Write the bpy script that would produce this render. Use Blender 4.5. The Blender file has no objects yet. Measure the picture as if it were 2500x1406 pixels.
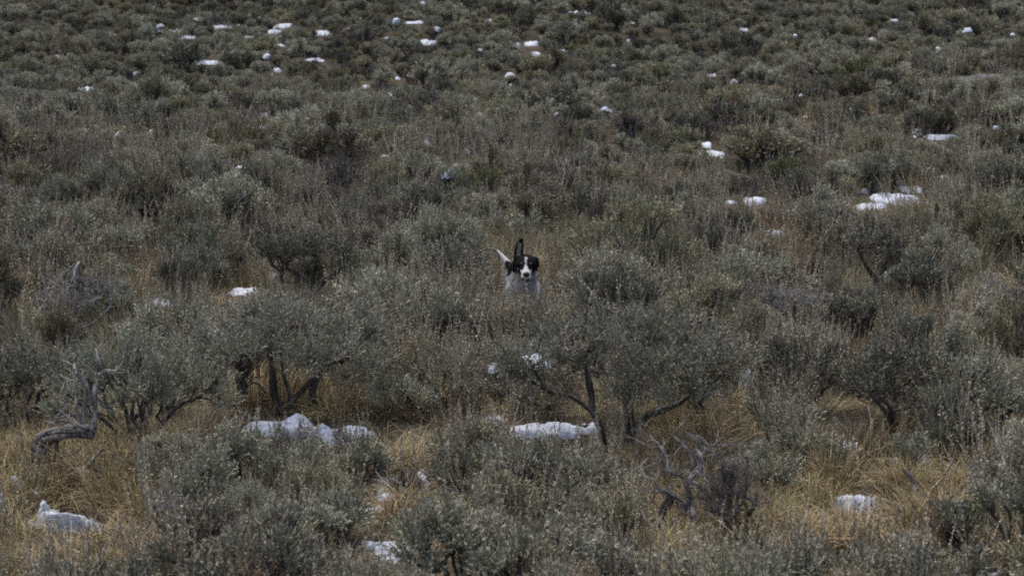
import bpy, math, random
import numpy as np
from mathutils import Vector, Matrix

# ------------------------------------------------------------------ camera, light, exposure
scene = bpy.context.scene
COL = scene.collection
PXW, PXH = 2500.0, 1406.0
FPX = 4167.0                     # focal length in photo pixels
SLOPE = math.radians(5.0)
PITCH = -(math.atan2(958.0, FPX) - SLOPE)
CAM = np.array([0.0, 0.0, 2.40])
cd = bpy.data.cameras.new("camera")
cd.sensor_width = 36.0
cd.lens = FPX / PXW * 36.0
cd.clip_start = 0.1
cd.clip_end = 2000.0
cd.dof.use_dof = True
cd.dof.focus_distance = 9.2
cd.dof.aperture_fstop = 5.0
cam = bpy.data.objects.new("camera", cd)
COL.objects.link(cam)
cam.location = CAM
cam.rotation_euler = (math.pi / 2 + PITCH, 0, 0)
scene.camera = cam

SUN_EL, SUN_AZ = math.radians(72), math.radians(-35)
world = bpy.data.worlds.new("World")
scene.world = world
world.use_nodes = True
wn = world.node_tree.nodes
wl = world.node_tree.links
wn.clear()
wo = wn.new("ShaderNodeOutputWorld")
wb = wn.new("ShaderNodeBackground")
sky = wn.new("ShaderNodeTexSky")
sky.sky_type = 'NISHITA'
sky.sun_disc = False
sky.sun_elevation = SUN_EL
sky.sun_rotation = SUN_AZ
sky.air_density = 1.0
sky.dust_density = 4.0
sky.ozone_density = 1.0
wb.inputs["Strength"].default_value = 0.09
wl.new(sky.outputs[0], wb.inputs["Color"])
wl.new(wb.outputs[0], wo.inputs["Surface"])

sd = bpy.data.lights.new("sun", 'SUN')
sd.energy = 1.5
sd.angle = math.radians(50)
sd.color = (1.0, 0.93, 0.84)
sun = bpy.data.objects.new("sun", sd)
COL.objects.link(sun)
# the sun stands at azimuth SUN_AZ (measured from +Y towards +X), elevation SUN_EL
sdir = Vector((math.sin(SUN_AZ) * math.cos(SUN_EL), math.cos(SUN_AZ) * math.cos(SUN_EL), math.sin(SUN_EL)))
sun.rotation_euler = sdir.to_track_quat('Z', 'Y').to_euler()

scene.view_settings.view_transform = 'Standard'
scene.view_settings.look = 'None'
scene.view_settings.gamma = 1.0
scene.view_settings.use_curve_mapping = False
scene.view_settings.exposure = 1.38
scene.cycles.max_bounces = 4
scene.cycles.diffuse_bounces = 2
scene.cycles.use_denoising = False
scene.cycles.pixel_filter_type = 'BLACKMAN_HARRIS'
scene.cycles.filter_width = 1.9

# ------------------------------------------------------------------ geometry of the place
def ground_z(x, y):
    x = np.asarray(x, float); y = np.asarray(y, float)
    far = np.clip((y - 11.0) / 20.0, 0, 1)
    z = np.tan(SLOPE) * y
    z = z + 0.030 * np.sin(1.7 * x + 0.6 * y + 0.4) + 0.022 * np.sin(2.3 * y - 1.1 * x + 2.0)
    z = z + far * (0.22 * np.sin(0.33 * x + 0.21 * y + 1.0) + 0.16 * np.sin(0.47 * y - 0.25 * x) + 0.08 * np.sin(1.1 * y + 0.5 * x))
    return z

CP, SP = math.cos(PITCH), math.sin(PITCH)
def ray(px, py):
    dx = (px - PXW / 2) / FPX
    dy = -(py - PXH / 2) / FPX
    d = np.array([dx, CP - dy * SP * 1.0, SP + dy * CP])
    return d                     # depth along the view axis = 1
def at_depth(px, py, depth):
    return CAM + ray(px, py) * depth
def ground_at(px, py):
    d = ray(px, py)
    t0, t = 3.0, 3.0
    while t < 150:
        p = CAM + d * t
        if p[2] < ground_z(p[0], p[1]): break
        t0 = t; t += 0.1
    for _ in range(18):
        m = 0.5 * (t0 + t)
        p = CAM + d * m
        if p[2] < ground_z(p[0], p[1]): t = m
        else: t0 = m
    p = CAM + d * t
    return np.array([p[0], p[1], float(ground_z(p[0], p[1]))])
def project(p):
    v = np.asarray(p, float) - CAM
    depth = v[..., 1] * CP + v[..., 2] * SP
    up = -v[..., 1] * SP + v[..., 2] * CP
    return PXW / 2 + FPX * v[..., 0] / depth, PXH / 2 - FPX * up / depth, depth

# ------------------------------------------------------------------ materials
def new_mat(name):
    m = bpy.data.materials.new(name)
    m.use_nodes = True
    nt = m.node_tree
    return m, nt, nt.nodes["Principled BSDF"]
def ramp(nt, stops):
    r = nt.nodes.new("ShaderNodeValToRGB")
    el = r.color_ramp.elements
    el[0].position, el[0].color = stops[0][0], (*stops[0][1], 1)
    el[1].position, el[1].color = stops[-1][0], (*stops[-1][1], 1)
    for p, c in stops[1:-1]:
        e = el.new(p); e.color = (*c, 1)
    return r
def varied(name, stops, rough=0.85, spec=0.25, vmin=0.62, vmax=1.25, hue=0.025, translucent=0.0):
    """colour from the per-piece 'tint' attribute, each plant a little different"""
    m, nt, b = new_mat(name)
    at = nt.nodes.new("ShaderNodeAttribute"); at.attribute_name = "tint"
    r = ramp(nt, stops)
    nt.links.new(at.outputs["Fac"], r.inputs[0])
    oi = nt.nodes.new("ShaderNodeObjectInfo")
    hs = nt.nodes.new("ShaderNodeHueSaturation")
    mv = nt.nodes.new("ShaderNodeMapRange")
    mv.inputs["To Min"].default_value = vmin; mv.inputs["To Max"].default_value = vmax
    nt.links.new(oi.outputs["Random"], mv.inputs["Value"])
    mu = nt.nodes.new("ShaderNodeMath"); mu.operation = 'MULTIPLY'; mu.inputs[1].default_value = 7.31
    fr = nt.nodes.new("ShaderNodeMath"); fr.operation = 'FRACT'
    mh = nt.nodes.new("ShaderNodeMapRange")
    mh.inputs["To Min"].default_value = 0.5 - hue; mh.inputs["To Max"].default_value = 0.5 + hue * 0.6
    nt.links.new(oi.outputs["Random"], mu.inputs[0]); nt.links.new(mu.outputs[0], fr.inputs[0])
    nt.links.new(fr.outputs[0], mh.inputs["Value"])
    nt.links.new(mh.outputs[0], hs.inputs["Hue"])
    nt.links.new(mv.outputs[0], hs.inputs["Value"])
    nt.links.new(r.outputs[0], hs.inputs["Color"])
    nt.links.new(hs.outputs[0], b.inputs["Base Color"])
    b.inputs["Roughness"].default_value = rough
    b.inputs["Specular IOR Level"].default_value = spec
    return m

M = {}
M['silver'] = varied("silver_sage_leaf", [(0, (.195, .192, .135)), (.5, (.305, .303, .225)), (1, (.44, .44, .345))])
M['olive'] = varied("olive_sage_leaf", [(0, (.155, .140, .085)), (.5, (.245, .226, .148)), (1, (.36, .34, .235))])
M['dark'] = varied("dark_sage_leaf", [(0, (.070, .066, .047)), (.5, (.135, .130, .096)), (1, (.23, .225, .17))])
M['green'] = varied("green_brush_leaf", [(0, (.075, .075, .032)), (.5, (.135, .132, .062)), (1, (.21, .205, .11))])
M['stalk'] = varied("seed_stalk", [(0, (.17, .140, .095)), (.5, (.28, .245, .180)), (1, (.42, .39, .31))], hue=0.02)
M['rust'] = varied("rust_stalk", [(0, (.12, .075, .045)), (.5, (.19, .125, .075)), (1, (.29, .21, .14))], hue=0.015)
M['grass'] = varied("straw_grass", [(0, (.090, .068, .038)), (.5, (.240, .196, .104)), (1, (.45, .39, .225))], hue=0.03, vmin=.5)
M['blond'] = varied("pale_grass", [(0, (.12, .105, .068)), (.5, (.22, .20, .135)), (1, (.38, .35, .25))], hue=0.02)

def wood(name, stops, scale=60, stretch=0.12):
    m, nt, b = new_mat(name)
    tc = nt.nodes.new("ShaderNodeTexCoord")
    mp = nt.nodes.new("ShaderNodeMapping"); mp.inputs["Scale"].default_value = (1, 1, stretch)
    no = nt.nodes.new("ShaderNodeTexNoise"); no.inputs["Scale"].default_value = scale; no.inputs["Detail"].default_value = 4
    r = ramp(nt, stops)
    nt.links.new(tc.outputs["Object"], mp.inputs[0]); nt.links.new(mp.outputs[0], no.inputs["Vector"])
    at = nt.nodes.new("ShaderNodeAttribute"); at.attribute_name = "tint"
    mr = nt.nodes.new("ShaderNodeMapRange"); mr.inputs["To Min"].default_value = .45; mr.inputs["To Max"].default_value = 1.55
    hs = nt.nodes.new("ShaderNodeHueSaturation")
    nt.links.new(at.outputs["Fac"], mr.inputs["Value"]); nt.links.new(mr.outputs[0], hs.inputs["Value"])
    nt.links.new(no.outputs["Fac"], r.inputs[0]); nt.links.new(r.outputs[0], hs.inputs["Color"]); nt.links.new(hs.outputs[0], b.inputs["Base Color"])
    bp = nt.nodes.new("ShaderNodeBump"); bp.inputs["Strength"].default_value = 0.6; bp.inputs["Distance"].default_value = 0.004
    nt.links.new(no.outputs["Fac"], bp.inputs["Height"]); nt.links.new(bp.outputs[0], b.inputs["Normal"])
    b.inputs["Roughness"].default_value = 0.9; b.inputs["Specular IOR Level"].default_value = 0.2
    return m
M['bark'] = wood("dark_bark", [(.3, (.030, .026, .023)), (.52, (.075, .066, .060)), (.75, (.15, .138, .13))])
M['deadwood'] = wood("weathered_grey_wood", [(.3, (.065, .058, .054)), (.5, (.18, .17, .165)), (.75, (.34, .33, .322))], scale=50, stretch=.6)
M['oldwood'] = wood("dark_old_wood", [(.3, (.035, .030, .027)), (.5, (.085, .078, .073)), (.75, (.19, .182, .178))], scale=55, stretch=1.0)
M['twig'] = wood("grey_twig", [(.3, (.045, .038, .033)), (.5, (.100, .087, .078)), (.75, (.21, .19, .178))])

m, nt, b = new_mat("old_snow")
tc = nt.nodes.new("ShaderNodeTexCoord")
no = nt.nodes.new("ShaderNodeTexNoise"); no.inputs["Scale"].default_value = 60; no.inputs["Detail"].default_value = 5
n2 = nt.nodes.new("ShaderNodeTexNoise"); n2.inputs["Scale"].default_value = 14; n2.inputs["Detail"].default_value = 6
r = ramp(nt, [(.22, (.38, .37, .36)), (.42, (.38, .42, .49)), (.8, (.46, .50, .59))])
nt.links.new(tc.outputs["Object"], no.inputs["Vector"]); nt.links.new(tc.outputs["Object"], n2.inputs["Vector"])
nt.links.new(n2.outputs["Fac"], r.inputs[0]); nt.links.new(r.outputs[0], b.inputs["Base Color"])
bp = nt.nodes.new("ShaderNodeBump"); bp.inputs["Strength"].default_value = 0.5; bp.inputs["Distance"].default_value = 0.01
nt.links.new(no.outputs["Fac"], bp.inputs["Height"]); nt.links.new(bp.outputs[0], b.inputs["Normal"])
b.inputs["Roughness"].default_value = 0.7
b.inputs["Specular IOR Level"].default_value = 0.2
M['snow'] = m

m, nt, b = new_mat("soil_and_litter")
tc = nt.nodes.new("ShaderNodeTexCoord")
n1 = nt.nodes.new("ShaderNodeTexNoise"); n1.inputs["Scale"].default_value = 1.3; n1.inputs["Detail"].default_value = 8
n2 = nt.nodes.new("ShaderNodeTexNoise"); n2.inputs["Scale"].default_value = 90; n2.inputs["Detail"].default_value = 4
nt.links.new(tc.outputs["Object"], n1.inputs["Vector"]); nt.links.new(tc.outputs["Object"], n2.inputs["Vector"])
r1 = ramp(nt, [(.35, (.032, .030, .025)), (.5, (.056, .050, .039)), (.68, (.068, .066, .052))])
r2 = ramp(nt, [(.3, (.45, .42, .38)), (.7, (1.35, 1.3, 1.2))])
mx = nt.nodes.new("ShaderNodeMix"); mx.data_type = 'RGBA'; mx.blend_type = 'MULTIPLY'; mx.inputs[0].default_value = 1
nt.links.new(n1.outputs["Fac"], r1.inputs[0]); nt.links.new(n2.outputs["Fac"], r2.inputs[0])
nt.links.new(r1.outputs[0], mx.inputs[6]); nt.links.new(r2.outputs[0], mx.inputs[7])
nt.links.new(mx.outputs[2], b.inputs["Base Color"])
bp = nt.nodes.new("ShaderNodeBump"); bp.inputs["Strength"].default_value = 0.8; bp.inputs["Distance"].default_value = 0.02
nt.links.new(n2.outputs["Fac"], bp.inputs["Height"]); nt.links.new(bp.outputs[0], b.inputs["Normal"])
b.inputs["Roughness"].default_value = 1.0; b.inputs["Specular IOR Level"].default_value = 0.1
M['soil'] = m

m, nt, b = new_mat("lichen_rock")
tc = nt.nodes.new("ShaderNodeTexCoord")
n1 = nt.nodes.new("ShaderNodeTexNoise"); n1.inputs["Scale"].default_value = 16; n1.inputs["Detail"].default_value = 8
nt.links.new(tc.outputs["Object"], n1.inputs["Vector"])
r1 = ramp(nt, [(.35, (.03, .028, .027)), (.5, (.075, .072, .070)), (.7, (.15, .148, .142))])
nt.links.new(n1.outputs["Fac"], r1.inputs[0]); nt.links.new(r1.outputs[0], b.inputs["Base Color"])
bp = nt.nodes.new("ShaderNodeBump"); bp.inputs["Distance"].default_value = 0.03
nt.links.new(n1.outputs["Fac"], bp.inputs["Height"]); nt.links.new(bp.outputs[0], b.inputs["Normal"])
b.inputs["Roughness"].default_value = 0.95
M['rock'] = m

def plain(name, c, rough=0.6, spec=0.4):
    m, nt, b = new_mat(name)
    b.inputs["Base Color"].default_value = (*c, 1)
    b.inputs["Roughness"].default_value = rough
    b.inputs["Specular IOR Level"].default_value = spec
    return m
M['nose'] = plain("wet_black_nose", (.012, .011, .012), .38, .5)
M['eye'] = plain("dark_brown_eye", (.020, .011, .006), .12, .6)
M['tongue'] = plain("pink_tongue", (.30, .10, .09), .45, .5)

# coat: colours painted per vertex (black head, white blaze and chest, tan marks)
m, nt, b = new_mat("dog_coat")
at = nt.nodes.new("ShaderNodeAttribute"); at.attribute_name = "coat"
tc = nt.nodes.new("ShaderNodeTexCoord")
no = nt.nodes.new("ShaderNodeTexNoise"); no.inputs["Scale"].default_value = 260; no.inputs["Detail"].default_value = 3
nt.links.new(tc.outputs["Object"], no.inputs["Vector"])
nt.links.new(at.outputs["Color"], b.inputs["Base Color"])
bp = nt.nodes.new("ShaderNodeBump"); bp.inputs["Strength"].default_value = 0.5; bp.inputs["Distance"].default_value = 0.003
nt.links.new(no.outputs["Fac"], bp.inputs["Height"]); nt.links.new(bp.outputs[0], b.inputs["Normal"])
b.inputs["Roughness"].default_value = 0.85; b.inputs["Specular IOR Level"].default_value = 0.08
M['coat'] = m

# ------------------------------------------------------------------ mesh helpers
class MB:
    """collects quads (numpy) and builds ONE mesh"""
    def __init__(s): s.v = []; s.f = []; s.t = []; s.n = 0
    def add(s, v, f, tint=None):
        v = np.asarray(v, np.float32).reshape(-1, 3); f = np.asarray(f, np.int64).reshape(-1, 4)
        if len(v) == 0: return
        s.v.append(v); s.f.append(f + s.n)
        s.t.append(np.full(len(v), .5, np.float32) if tint is None else np.asarray(tint, np.float32).reshape(-1))
        s.n += len(v)
    def tubes(s, P, R, sides=4, tint=None):
        P = np.asarray(P, float); R = np.asarray(R, float)
        if len(P) == 0: return
        N, K, _ = P.shape
        T = P[:, -1] - P[:, 0]
        T /= np.linalg.norm(T, axis=1, keepdims=True) + 1e-9
        ref = np.where(np.abs(T[:, 2:3]) < .85, np.array([[0, 0, 1.]]), np.array([[1., 0, 0]]))
        U = np.cross(T, ref); U /= np.linalg.norm(U, axis=1, keepdims=True) + 1e-9
        V = np.cross(T, U)
        a = np.linspace(0, 2 * np.pi, sides, endpoint=False)
        ring = np.cos(a)[None, :, None] * U[:, None, :] + np.sin(a)[None, :, None] * V[:, None, :]
        X = P[:, :, None, :] + R[:, :, None, None] * ring[:, None, :, :]
        i = np.arange(N)[:, None, None]; k = np.arange(K - 1)[None, :, None]; j = np.arange(sides)[None, None, :]
        j2 = (j + 1) % sides
        b0 = i * K * sides + k * sides
        F = np.stack(np.broadcast_arrays(b0 + j, b0 + j2, b0 + sides + j2, b0 + sides + j), -1)
        tt = None if tint is None else np.repeat(tint, K * sides)
        s.add(X.reshape(-1, 3), F.reshape(-1, 4), tt)
    def leaves(s, pos, dirs, L, W, rng, tint=None, curl=.15):
        n = len(pos)
        if n == 0: return
        d = dirs / (np.linalg.norm(dirs, axis=1, keepdims=True) + 1e-9)
        rv = rng.normal(size=(n, 3))
        side = np.cross(d, rv); side /= np.linalg.norm(side, axis=1, keepdims=True) + 1e-9
        nor = np.cross(d, side)
        L = np.broadcast_to(L, n)[:, None]; W = np.broadcast_to(W, n)[:, None]
        a = pos; c = pos + d * L + nor * L * curl
        b1 = pos + d * L * .62 + side * W * .5; b2 = pos + d * L * .62 - side * W * .5
        X = np.stack([a, b1, c, b2], 1).reshape(-1, 3)
        F = np.arange(n * 4).reshape(n, 4)
        s.add(X, F, None if tint is None else np.repeat(tint, 4))
    def mesh(s, name, mat, smooth=False):
        me = bpy.data.meshes.new(name)
        if s.n:
            v = np.concatenate(s.v); f = np.concatenate(s.f); t = np.concatenate(s.t)
            me.vertices.add(len(v)); me.vertices.foreach_set("co", v.ravel())
            me.loops.add(f.size); me.loops.foreach_set("vertex_index", f.ravel().astype(np.int32))
            me.polygons.add(len(f)); me.polygons.foreach_set("loop_start", (np.arange(len(f)) * 4).astype(np.int32))
            at = me.attributes.new("tint", 'FLOAT', 'POINT'); at.data.foreach_set("value", t)
            me.update(calc_edges=True)
            if smooth: me.polygons.foreach_set("use_smooth", np.ones(len(f), bool))
        me.materials.append(mat)
        return me

def obj(name, me, parent=None):
    o = bpy.data.objects.new(name, me); COL.objects.link(o)
    if parent is not None: o.parent = parent
    return o
def tag(o, label=None, cat=None, group=None, kind=None):
    if label: o["label"] = label
    if cat: o["category"] = cat
    if group: o["group"] = group
    if kind: o["kind"] = kind
    return o

# ------------------------------------------------------------------ shrubs
def split_targets(idx, T, k, rng):
    c = T[rng.choice(idx, k, replace=False)]
    for _ in range(4):
        lab = np.argmin(((T[idx][:, None] - c[None]) ** 2).sum(-1), 1)
        c = np.array([T[idx][lab == q].mean(0) if (lab == q).any() else c[q] for q in range(k)])
    return [idx[lab == q] for q in range(k) if (lab == q).any()]

def grow(T, roots, rng, rtwig=.0013, power=.40, wob=.10, frac=(.32, .5)):
    """wood from the root points up to every target: polylines P (N,4,3), radii R (N,4), tip directions"""
    P, R = [], []
    tipd = np.zeros_like(T)
    def edge(a, b, ra, rb, prev):
        L = np.linalg.norm(b - a)
        j = rng.normal(size=(2, 3)) * L * wob
        p1 = a + (b - a) * .33 + prev * L * .12 + j[0]
        p2 = a + (b - a) * .68 + prev * L * .06 + j[1]
        P.append([a, p1, p2, b]); R.append([ra, ra * .7 + rb * .3, ra * .35 + rb * .65, rb])
        d = b - p2
        return d / (np.linalg.norm(d) + 1e-9)
    def rec(pos, idx, prev, rp):
        n = len(idx)
        if n == 1:
            tipd[idx[0]] = edge(pos, T[idx[0]], min(rp, rtwig * 1.6), rtwig * .7, prev)
            return
        k = 2 if n < 6 or rng.random() < .6 else 3
        for g in split_targets(idx, T, min(k, n), rng):
            r = rtwig * len(g) ** power * 1.5
            if len(g) == 1:
                tipd[g[0]] = edge(pos, T[g[0]], min(r, rp), rtwig * .7, prev); continue
            c = T[g].mean(0)
            q = pos + (c - pos) * rng.uniform(*frac)
            d = edge(pos, q, min(rp, r * 1.15), r, prev)
            rec(q, g, d, r)
    idx = np.arange(len(T))
    rootl = np.argmin(((T[:, None, :2] - roots[None, :, :2]) ** 2).sum(-1) + rng.normal(size=(len(T), len(roots))) * .002, 1)
    for q in range(len(roots)):
        g = idx[rootl == q]
        if len(g) > 1:
            r = rtwig * len(g) ** power * 1.5
            rec(roots[q], g, np.array([0, 0, 1.]), r * 1.2)
    return np.array(P), np.array(R), tipd

def canopy_targets(n, W, H, rng, under=.35, lump=.25, flat=0.0, low=-.45):
    """points in the outer shell of a lumpy crown; under = how low the crown hangs"""
    ph = rng.uniform(0, 6.28, 6)
    npuff = max(int(n / 11), 6)
    cen = []
    while len(cen) < npuff:
        d = rng.normal(size=3); d /= np.linalg.norm(d)
        if d[2] < low: continue
        az = math.atan2(d[1], d[0])
        l = 1 - lump * (.5 + .5 * math.sin(3 * az + ph[0] + 2 * d[2])) - lump * .5 * (.5 + .5 * math.sin(6 * d[0] + ph[2]) * math.sin(6 * d[1] + ph[3]))
        rr = rng.uniform(.35, 1) ** .5 * l * rng.uniform(.85, 1.12)
        zz = H * under
        z = zz + d[2] * rr * ((H - zz) if d[2] > 0 else H * under * .8)
        if flat: z = zz + (z - zz) * (1 - flat * .3)
        c = np.array([d[0] * rr * W / 2, d[1] * rr * W / 2, z])
        if len(cen) and np.min(np.linalg.norm(np.array(cen) - c, axis=1)) < .09 * W * rng.uniform(.4, 1.3): continue
        cen.append(c)
    cen = np.array(cen)
    q = rng.integers(0, npuff, n)
    o = rng.normal(size=(n, 3)); o /= np.linalg.norm(o, axis=1, keepdims=True)
    o[:, 2] = np.abs(o[:, 2]) * 1.1 - .25
    pr = np.clip(.105 * W, .03, .075) * rng.uniform(.6, 1.35, npuff)
    T = cen[q] + o * (pr[q] * rng.uniform(.35, 1.1, n))[:, None]
    T[:, 2] = np.maximum(T[:, 2], .04 * H)
    return T

def make_shrub_meshes(tagname, W, H, nt_, lps, seed, leafmat='silver', woodmat='bark', leaf=(.019, .0050), stalks=14,
                      stalkmat='stalk', under=.40, lump=.25, flat=0, sides=4, nroots=None, rtwig=.0014, bare=0.0, roots=None,
                      spread=.62, sprig=.052, stalk_len=(.08, .20), detail=30, wob=.10, low=-.30):
    rng = np.random.default_rng(seed)
    T = canopy_targets(nt_, W, H, rng, under, lump, flat, low)
    if roots is None:
        k = nroots or rng.integers(2, 5)
        roots = np.stack([rng.normal(0, .05 * W, k), rng.normal(0, .05 * W, k), np.full(k, -.03)], 1)
    P, R, D = grow(T, roots, rng, rtwig=rtwig, wob=wob)
    wood = MB()
    thick = R[:, 0] > rtwig * 5
    wood.tubes(P[thick], R[thick], max(sides, 6)); wood.tubes(P[~thick], R[~thick], 3)
    fol = MB()
    live = rng.random(len(T)) >= bare
    # side twigs carry leaves too
    Tl, Dl = T[live], D[live]
    n = len(Tl)
    if n and lps:
        idx = np.repeat(np.arange(n), lps)
        back = rng.uniform(0, 1, len(idx)) ** 1.4
        outw = Tl - np.array([0, 0, H * .3]); outw /= np.linalg.norm(outw, axis=1, keepdims=True) + 1e-9
        ax = .7 * Dl + .45 * outw + np.array([0, 0, .95]); ax /= np.linalg.norm(ax, axis=1, keepdims=True)
        # each sprig = few sub-axes
        sub = rng.normal(size=(n, 5, 3)) * .34 + ax[:, None]
        sub /= np.linalg.norm(sub, axis=2, keepdims=True)
        sj = rng.integers(0, 5, len(idx))
        sa = sub[idx, sj]
        pos = Tl[idx] - ax[idx] * sprig * .6 + sa * (sprig * 1.5 * (1 - back))[:, None]
        dd = sa + rng.normal(size=(len(idx), 3)) * spread * .45
        sz = rng.uniform(.6, 1.15, len(idx))
        sprt = rng.beta(1.1, 1.3, n)
        tint = np.clip(sprt[idx] + rng.normal(0, .10, len(idx)), 0, 1)
        fol.leaves(pos, dd, leaf[0] * sz, leaf[1] * sz, rng, tint)
    if bare > 0:      # spiky leafless twiglets at the bare ends
        Tb = T[~live]; Db = D[~live]
        nb = len(Tb)
        if nb:
            k = 4
            ii = np.repeat(np.arange(nb), k)
            d = Db[ii] + rng.normal(size=(nb * k, 3)) * .55 + np.array([0, 0, .25])
            d /= np.linalg.norm(d, axis=1, keepdims=True)
            L = rng.uniform(.4, 1.2, nb * k)[:, None] * sprig
            a = Tb[ii] - Db[ii] * rng.uniform(0, 1, nb * k)[:, None] * sprig
            PP = np.stack([a, a + d * L * .5, a + d * L + rng.normal(size=(nb * k, 3)) * .15 * L], 1)
            RR = np.array([[1, .8, .5]]) * rtwig * .7 * np.ones((nb * k, 1))
            wood.tubes(PP, RR, 3)
    st = MB()
    if stalks:
        top = np.argsort(-(T[:, 2] + rng.normal(0, .14 * H, len(T))))[:max(int(len(T) * .6), 1)]
        pick = rng.choice(top, min(stalks, len(top)), replace=False)
        add_stalks(st, T[pick], rng, stalk_len, detail, lean=T[pick] * np.array([[.5, .5, 0]]) / (W * .5 + 1e-6))
    out = [('trunk', wood.mesh(tagname + "_trunk", M[woodmat], True))]
    if fol.n: out.append(('foliage', fol.mesh(tagname + "_foliage", M[leafmat])))
    if st.n: out.append(('seed_stalks', st.mesh(tagname + "_stalks", M[stalkmat])))
    return out

def add_stalks(mb, base, rng, ln=(.1, .2), detail=30, lean=None, r=.0013, fluff=.0080):
    n = len(base)
    L = rng.uniform(ln[0], ln[1], n)
    d = np.array([0, 0, 1.]) + rng.normal(size=(n, 3)) * .16 + (0 if lean is None else lean * .35)
    d /= np.linalg.norm(d, axis=1, keepdims=True)
    bend = rng.normal(size=(n, 3)) * .10
    ts = np.array([0, .35, .7, 1.])
    P = base[:, None] + (d[:, None] * ts[None, :, None] + bend[:, None] * (ts ** 2)[None, :, None]) * L[:, None, None]
    R = np.ones((n, 1)) * np.array([[1, .9, .7, .3]]) * r
    tt = rng.uniform(.2, .9, n)
    mb.tubes(P, R, 3, tt)
    if detail:
        i = np.repeat(np.arange(n), detail)
        t = rng.uniform(.42, 1.0, len(i))
        pos = base[i] + (d[i] * t[:, None] + bend[i] * (t ** 2)[:, None]) * L[i][:, None]
        dd = d[i] * 1.0 + rng.normal(size=(len(i), 3)) * .55
        w = (1.15 - t) * 1.2
        mb.leaves(pos, dd, fluff * 1.8 * w + .003, fluff * .55, rng, np.clip(tt[i] + rng.normal(0, .15, len(i)), 0, 1))

def grass_mesh(name, n, rng, h=(.12, .32), spread=.05, lean=.5, droop=.5, w=.0016, mat='grass', k=4):
    mb = MB()
    a = rng.uniform(0, 6.283, n)
    rad = np.sqrt(rng.uniform(0, 1, n)) * spread
    base = np.stack([np.cos(a) * rad, np.sin(a) * rad, np.full(n, -.01)], 1)
    L = rng.uniform(h[0], h[1], n)
    az = a + rng.normal(0, .9, n)
    ln = np.abs(rng.normal(0, lean, n))
    out = np.stack([np.cos(az), np.sin(az), np.zeros(n)], 1)
    ts = np.linspace(0, 1, k)
    up = np.array([0, 0, 1.])
    dr = droop * rng.uniform(.1, 1, n)
    L = L / np.sqrt(1 + ln ** 2) * 1.15
    P = base[:, None] + L[:, None, None] * (up[None, None] * (ts[None, :] - dr[:, None] * ts[None, :] ** 2.3)[:, :, None]
        + out[:, None] * (ln[:, None] * ts[None, :] + dr[:, None] * .9 * ts[None, :] ** 2)[:, :, None])
    P += rng.normal(size=P.shape) * .006 * ts[None, :, None]
    P[:, :, 2] = np.maximum(P[:, :, 2], .003 + .01 * rng.random((n, 1)))
    P[:, 0, 2] = -.01
    side = np.stack([-np.sin(az), np.cos(az), rng.normal(0, .3, n)], 1)
    ww = w * rng.uniform(.7, 1.3, n)
    Wd = ww[:, None] * np.array([1, .9, .65, .2] if k == 4 else np.linspace(1, .2, k))[None]
    A = P + side[:, None] * Wd[:, :, None]; B = P - side[:, None] * Wd[:, :, None]
    X = np.stack([A, B], 2).reshape(-1, 3)
    i = np.arange(n)[:, None] * (2 * k); q = np.arange(k - 1)[None] * 2
    F = np.stack([i + q, i + q + 1, i + q + 3, i + q + 2], -1).reshape(-1, 4)
    tt = np.clip(rng.beta(2, 2, n), 0, 1)
    mb.add(X, F, np.repeat(tt, 2 * k))
    return mb.mesh(name, M[mat])

# -- prototypes: one of each kind and level of detail
PROTO = {'near': [], 'mid': [], 'far': []}
def proto(lod, kind, W, H, **kw):
    seed = kw.pop('seed')
    if seed % 2 and lod != 'near': kw.update(low=-.02, under=.5)
    parts = make_shrub_meshes(f"{kind}_{lod}_{seed}", W, H, seed=seed, **kw)
    PROTO[lod].append(dict(kind=kind, W=W, H=H, parts=parts))
S = 100
for i, (W, H, under) in enumerate([(.62, .44, .38), (.54, .42, .45), (.72, .42, .40), (.48, .36, .35), (.60, .50, .5)]):
    proto('near', 'silver', W, H, seed=S + i, nt_=230, lps=62, leafmat='silver', under=under, stalks=[30, 22, 38, 16, 12][i], lump=.30)
for i, (W, H) in enumerate([(.60, .42), (.52, .40)]):
    proto('near', 'olive', W, H, seed=S + 10 + i, nt_=220, lps=60, leafmat='olive', stalks=36, stalk_len=(.10, .26), lump=.28)
for i, (W, H) in enumerate([(.60, .46), (.50, .40), (.66, .42)]):
    proto('near', 'dark', W, H, seed=S + 20 + i, nt_=230, lps=48, leafmat='dark', stalks=8, bare=.42, under=.55, flat=.6, lump=.36, sprig=.04, rtwig=.0018)
for i, (W, H) in enumerate([(.50, .40), (.56, .36)]):
    proto('near', 'dead', W, H, seed=S + 30 + i, nt_=300, lps=10, leafmat='dark', woodmat=['deadwood', 'twig'][i], stalks=0, bare=.95, under=.5, lump=.4, wob=.16)
proto('near', 'green', .55, .36, seed=S + 40, nt_=300, lps=40, leafmat='green', stalks=18, leaf=(.026, .0032), spread=.35, under=.4, lump=.2)
for i, (W, H) in enumerate([(.62, .42), (.52, .38), (.70, .40), (.48, .34)]):
    proto('mid', 'silver', W, H, seed=S + 50 + i, nt_=200, lps=54, leaf=(.022, .0064), leafmat='silver', stalks=[22, 14, 30, 10][i], detail=14, lump=.36, rtwig=.0024, bare=.08)
for i, (W, H) in enumerate([(.60, .40), (.50, .38)]):
    proto('mid', 'olive', W, H, seed=S + 60 + i, nt_=200, lps=54, leaf=(.022, .0064), leafmat='olive', stalks=26, detail=14, rtwig=.0024, bare=.08, lump=.34)
for i, (W, H) in enumerate([(.58, .42), (.52, .36)]):
    proto('mid', 'dark', W, H, seed=S + 70 + i, nt_=180, lps=38, leaf=(.022, .0064), leafmat='dark', stalks=6, detail=10, bare=.45, under=.55, flat=.5, lump=.36, rtwig=.0027)
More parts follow.
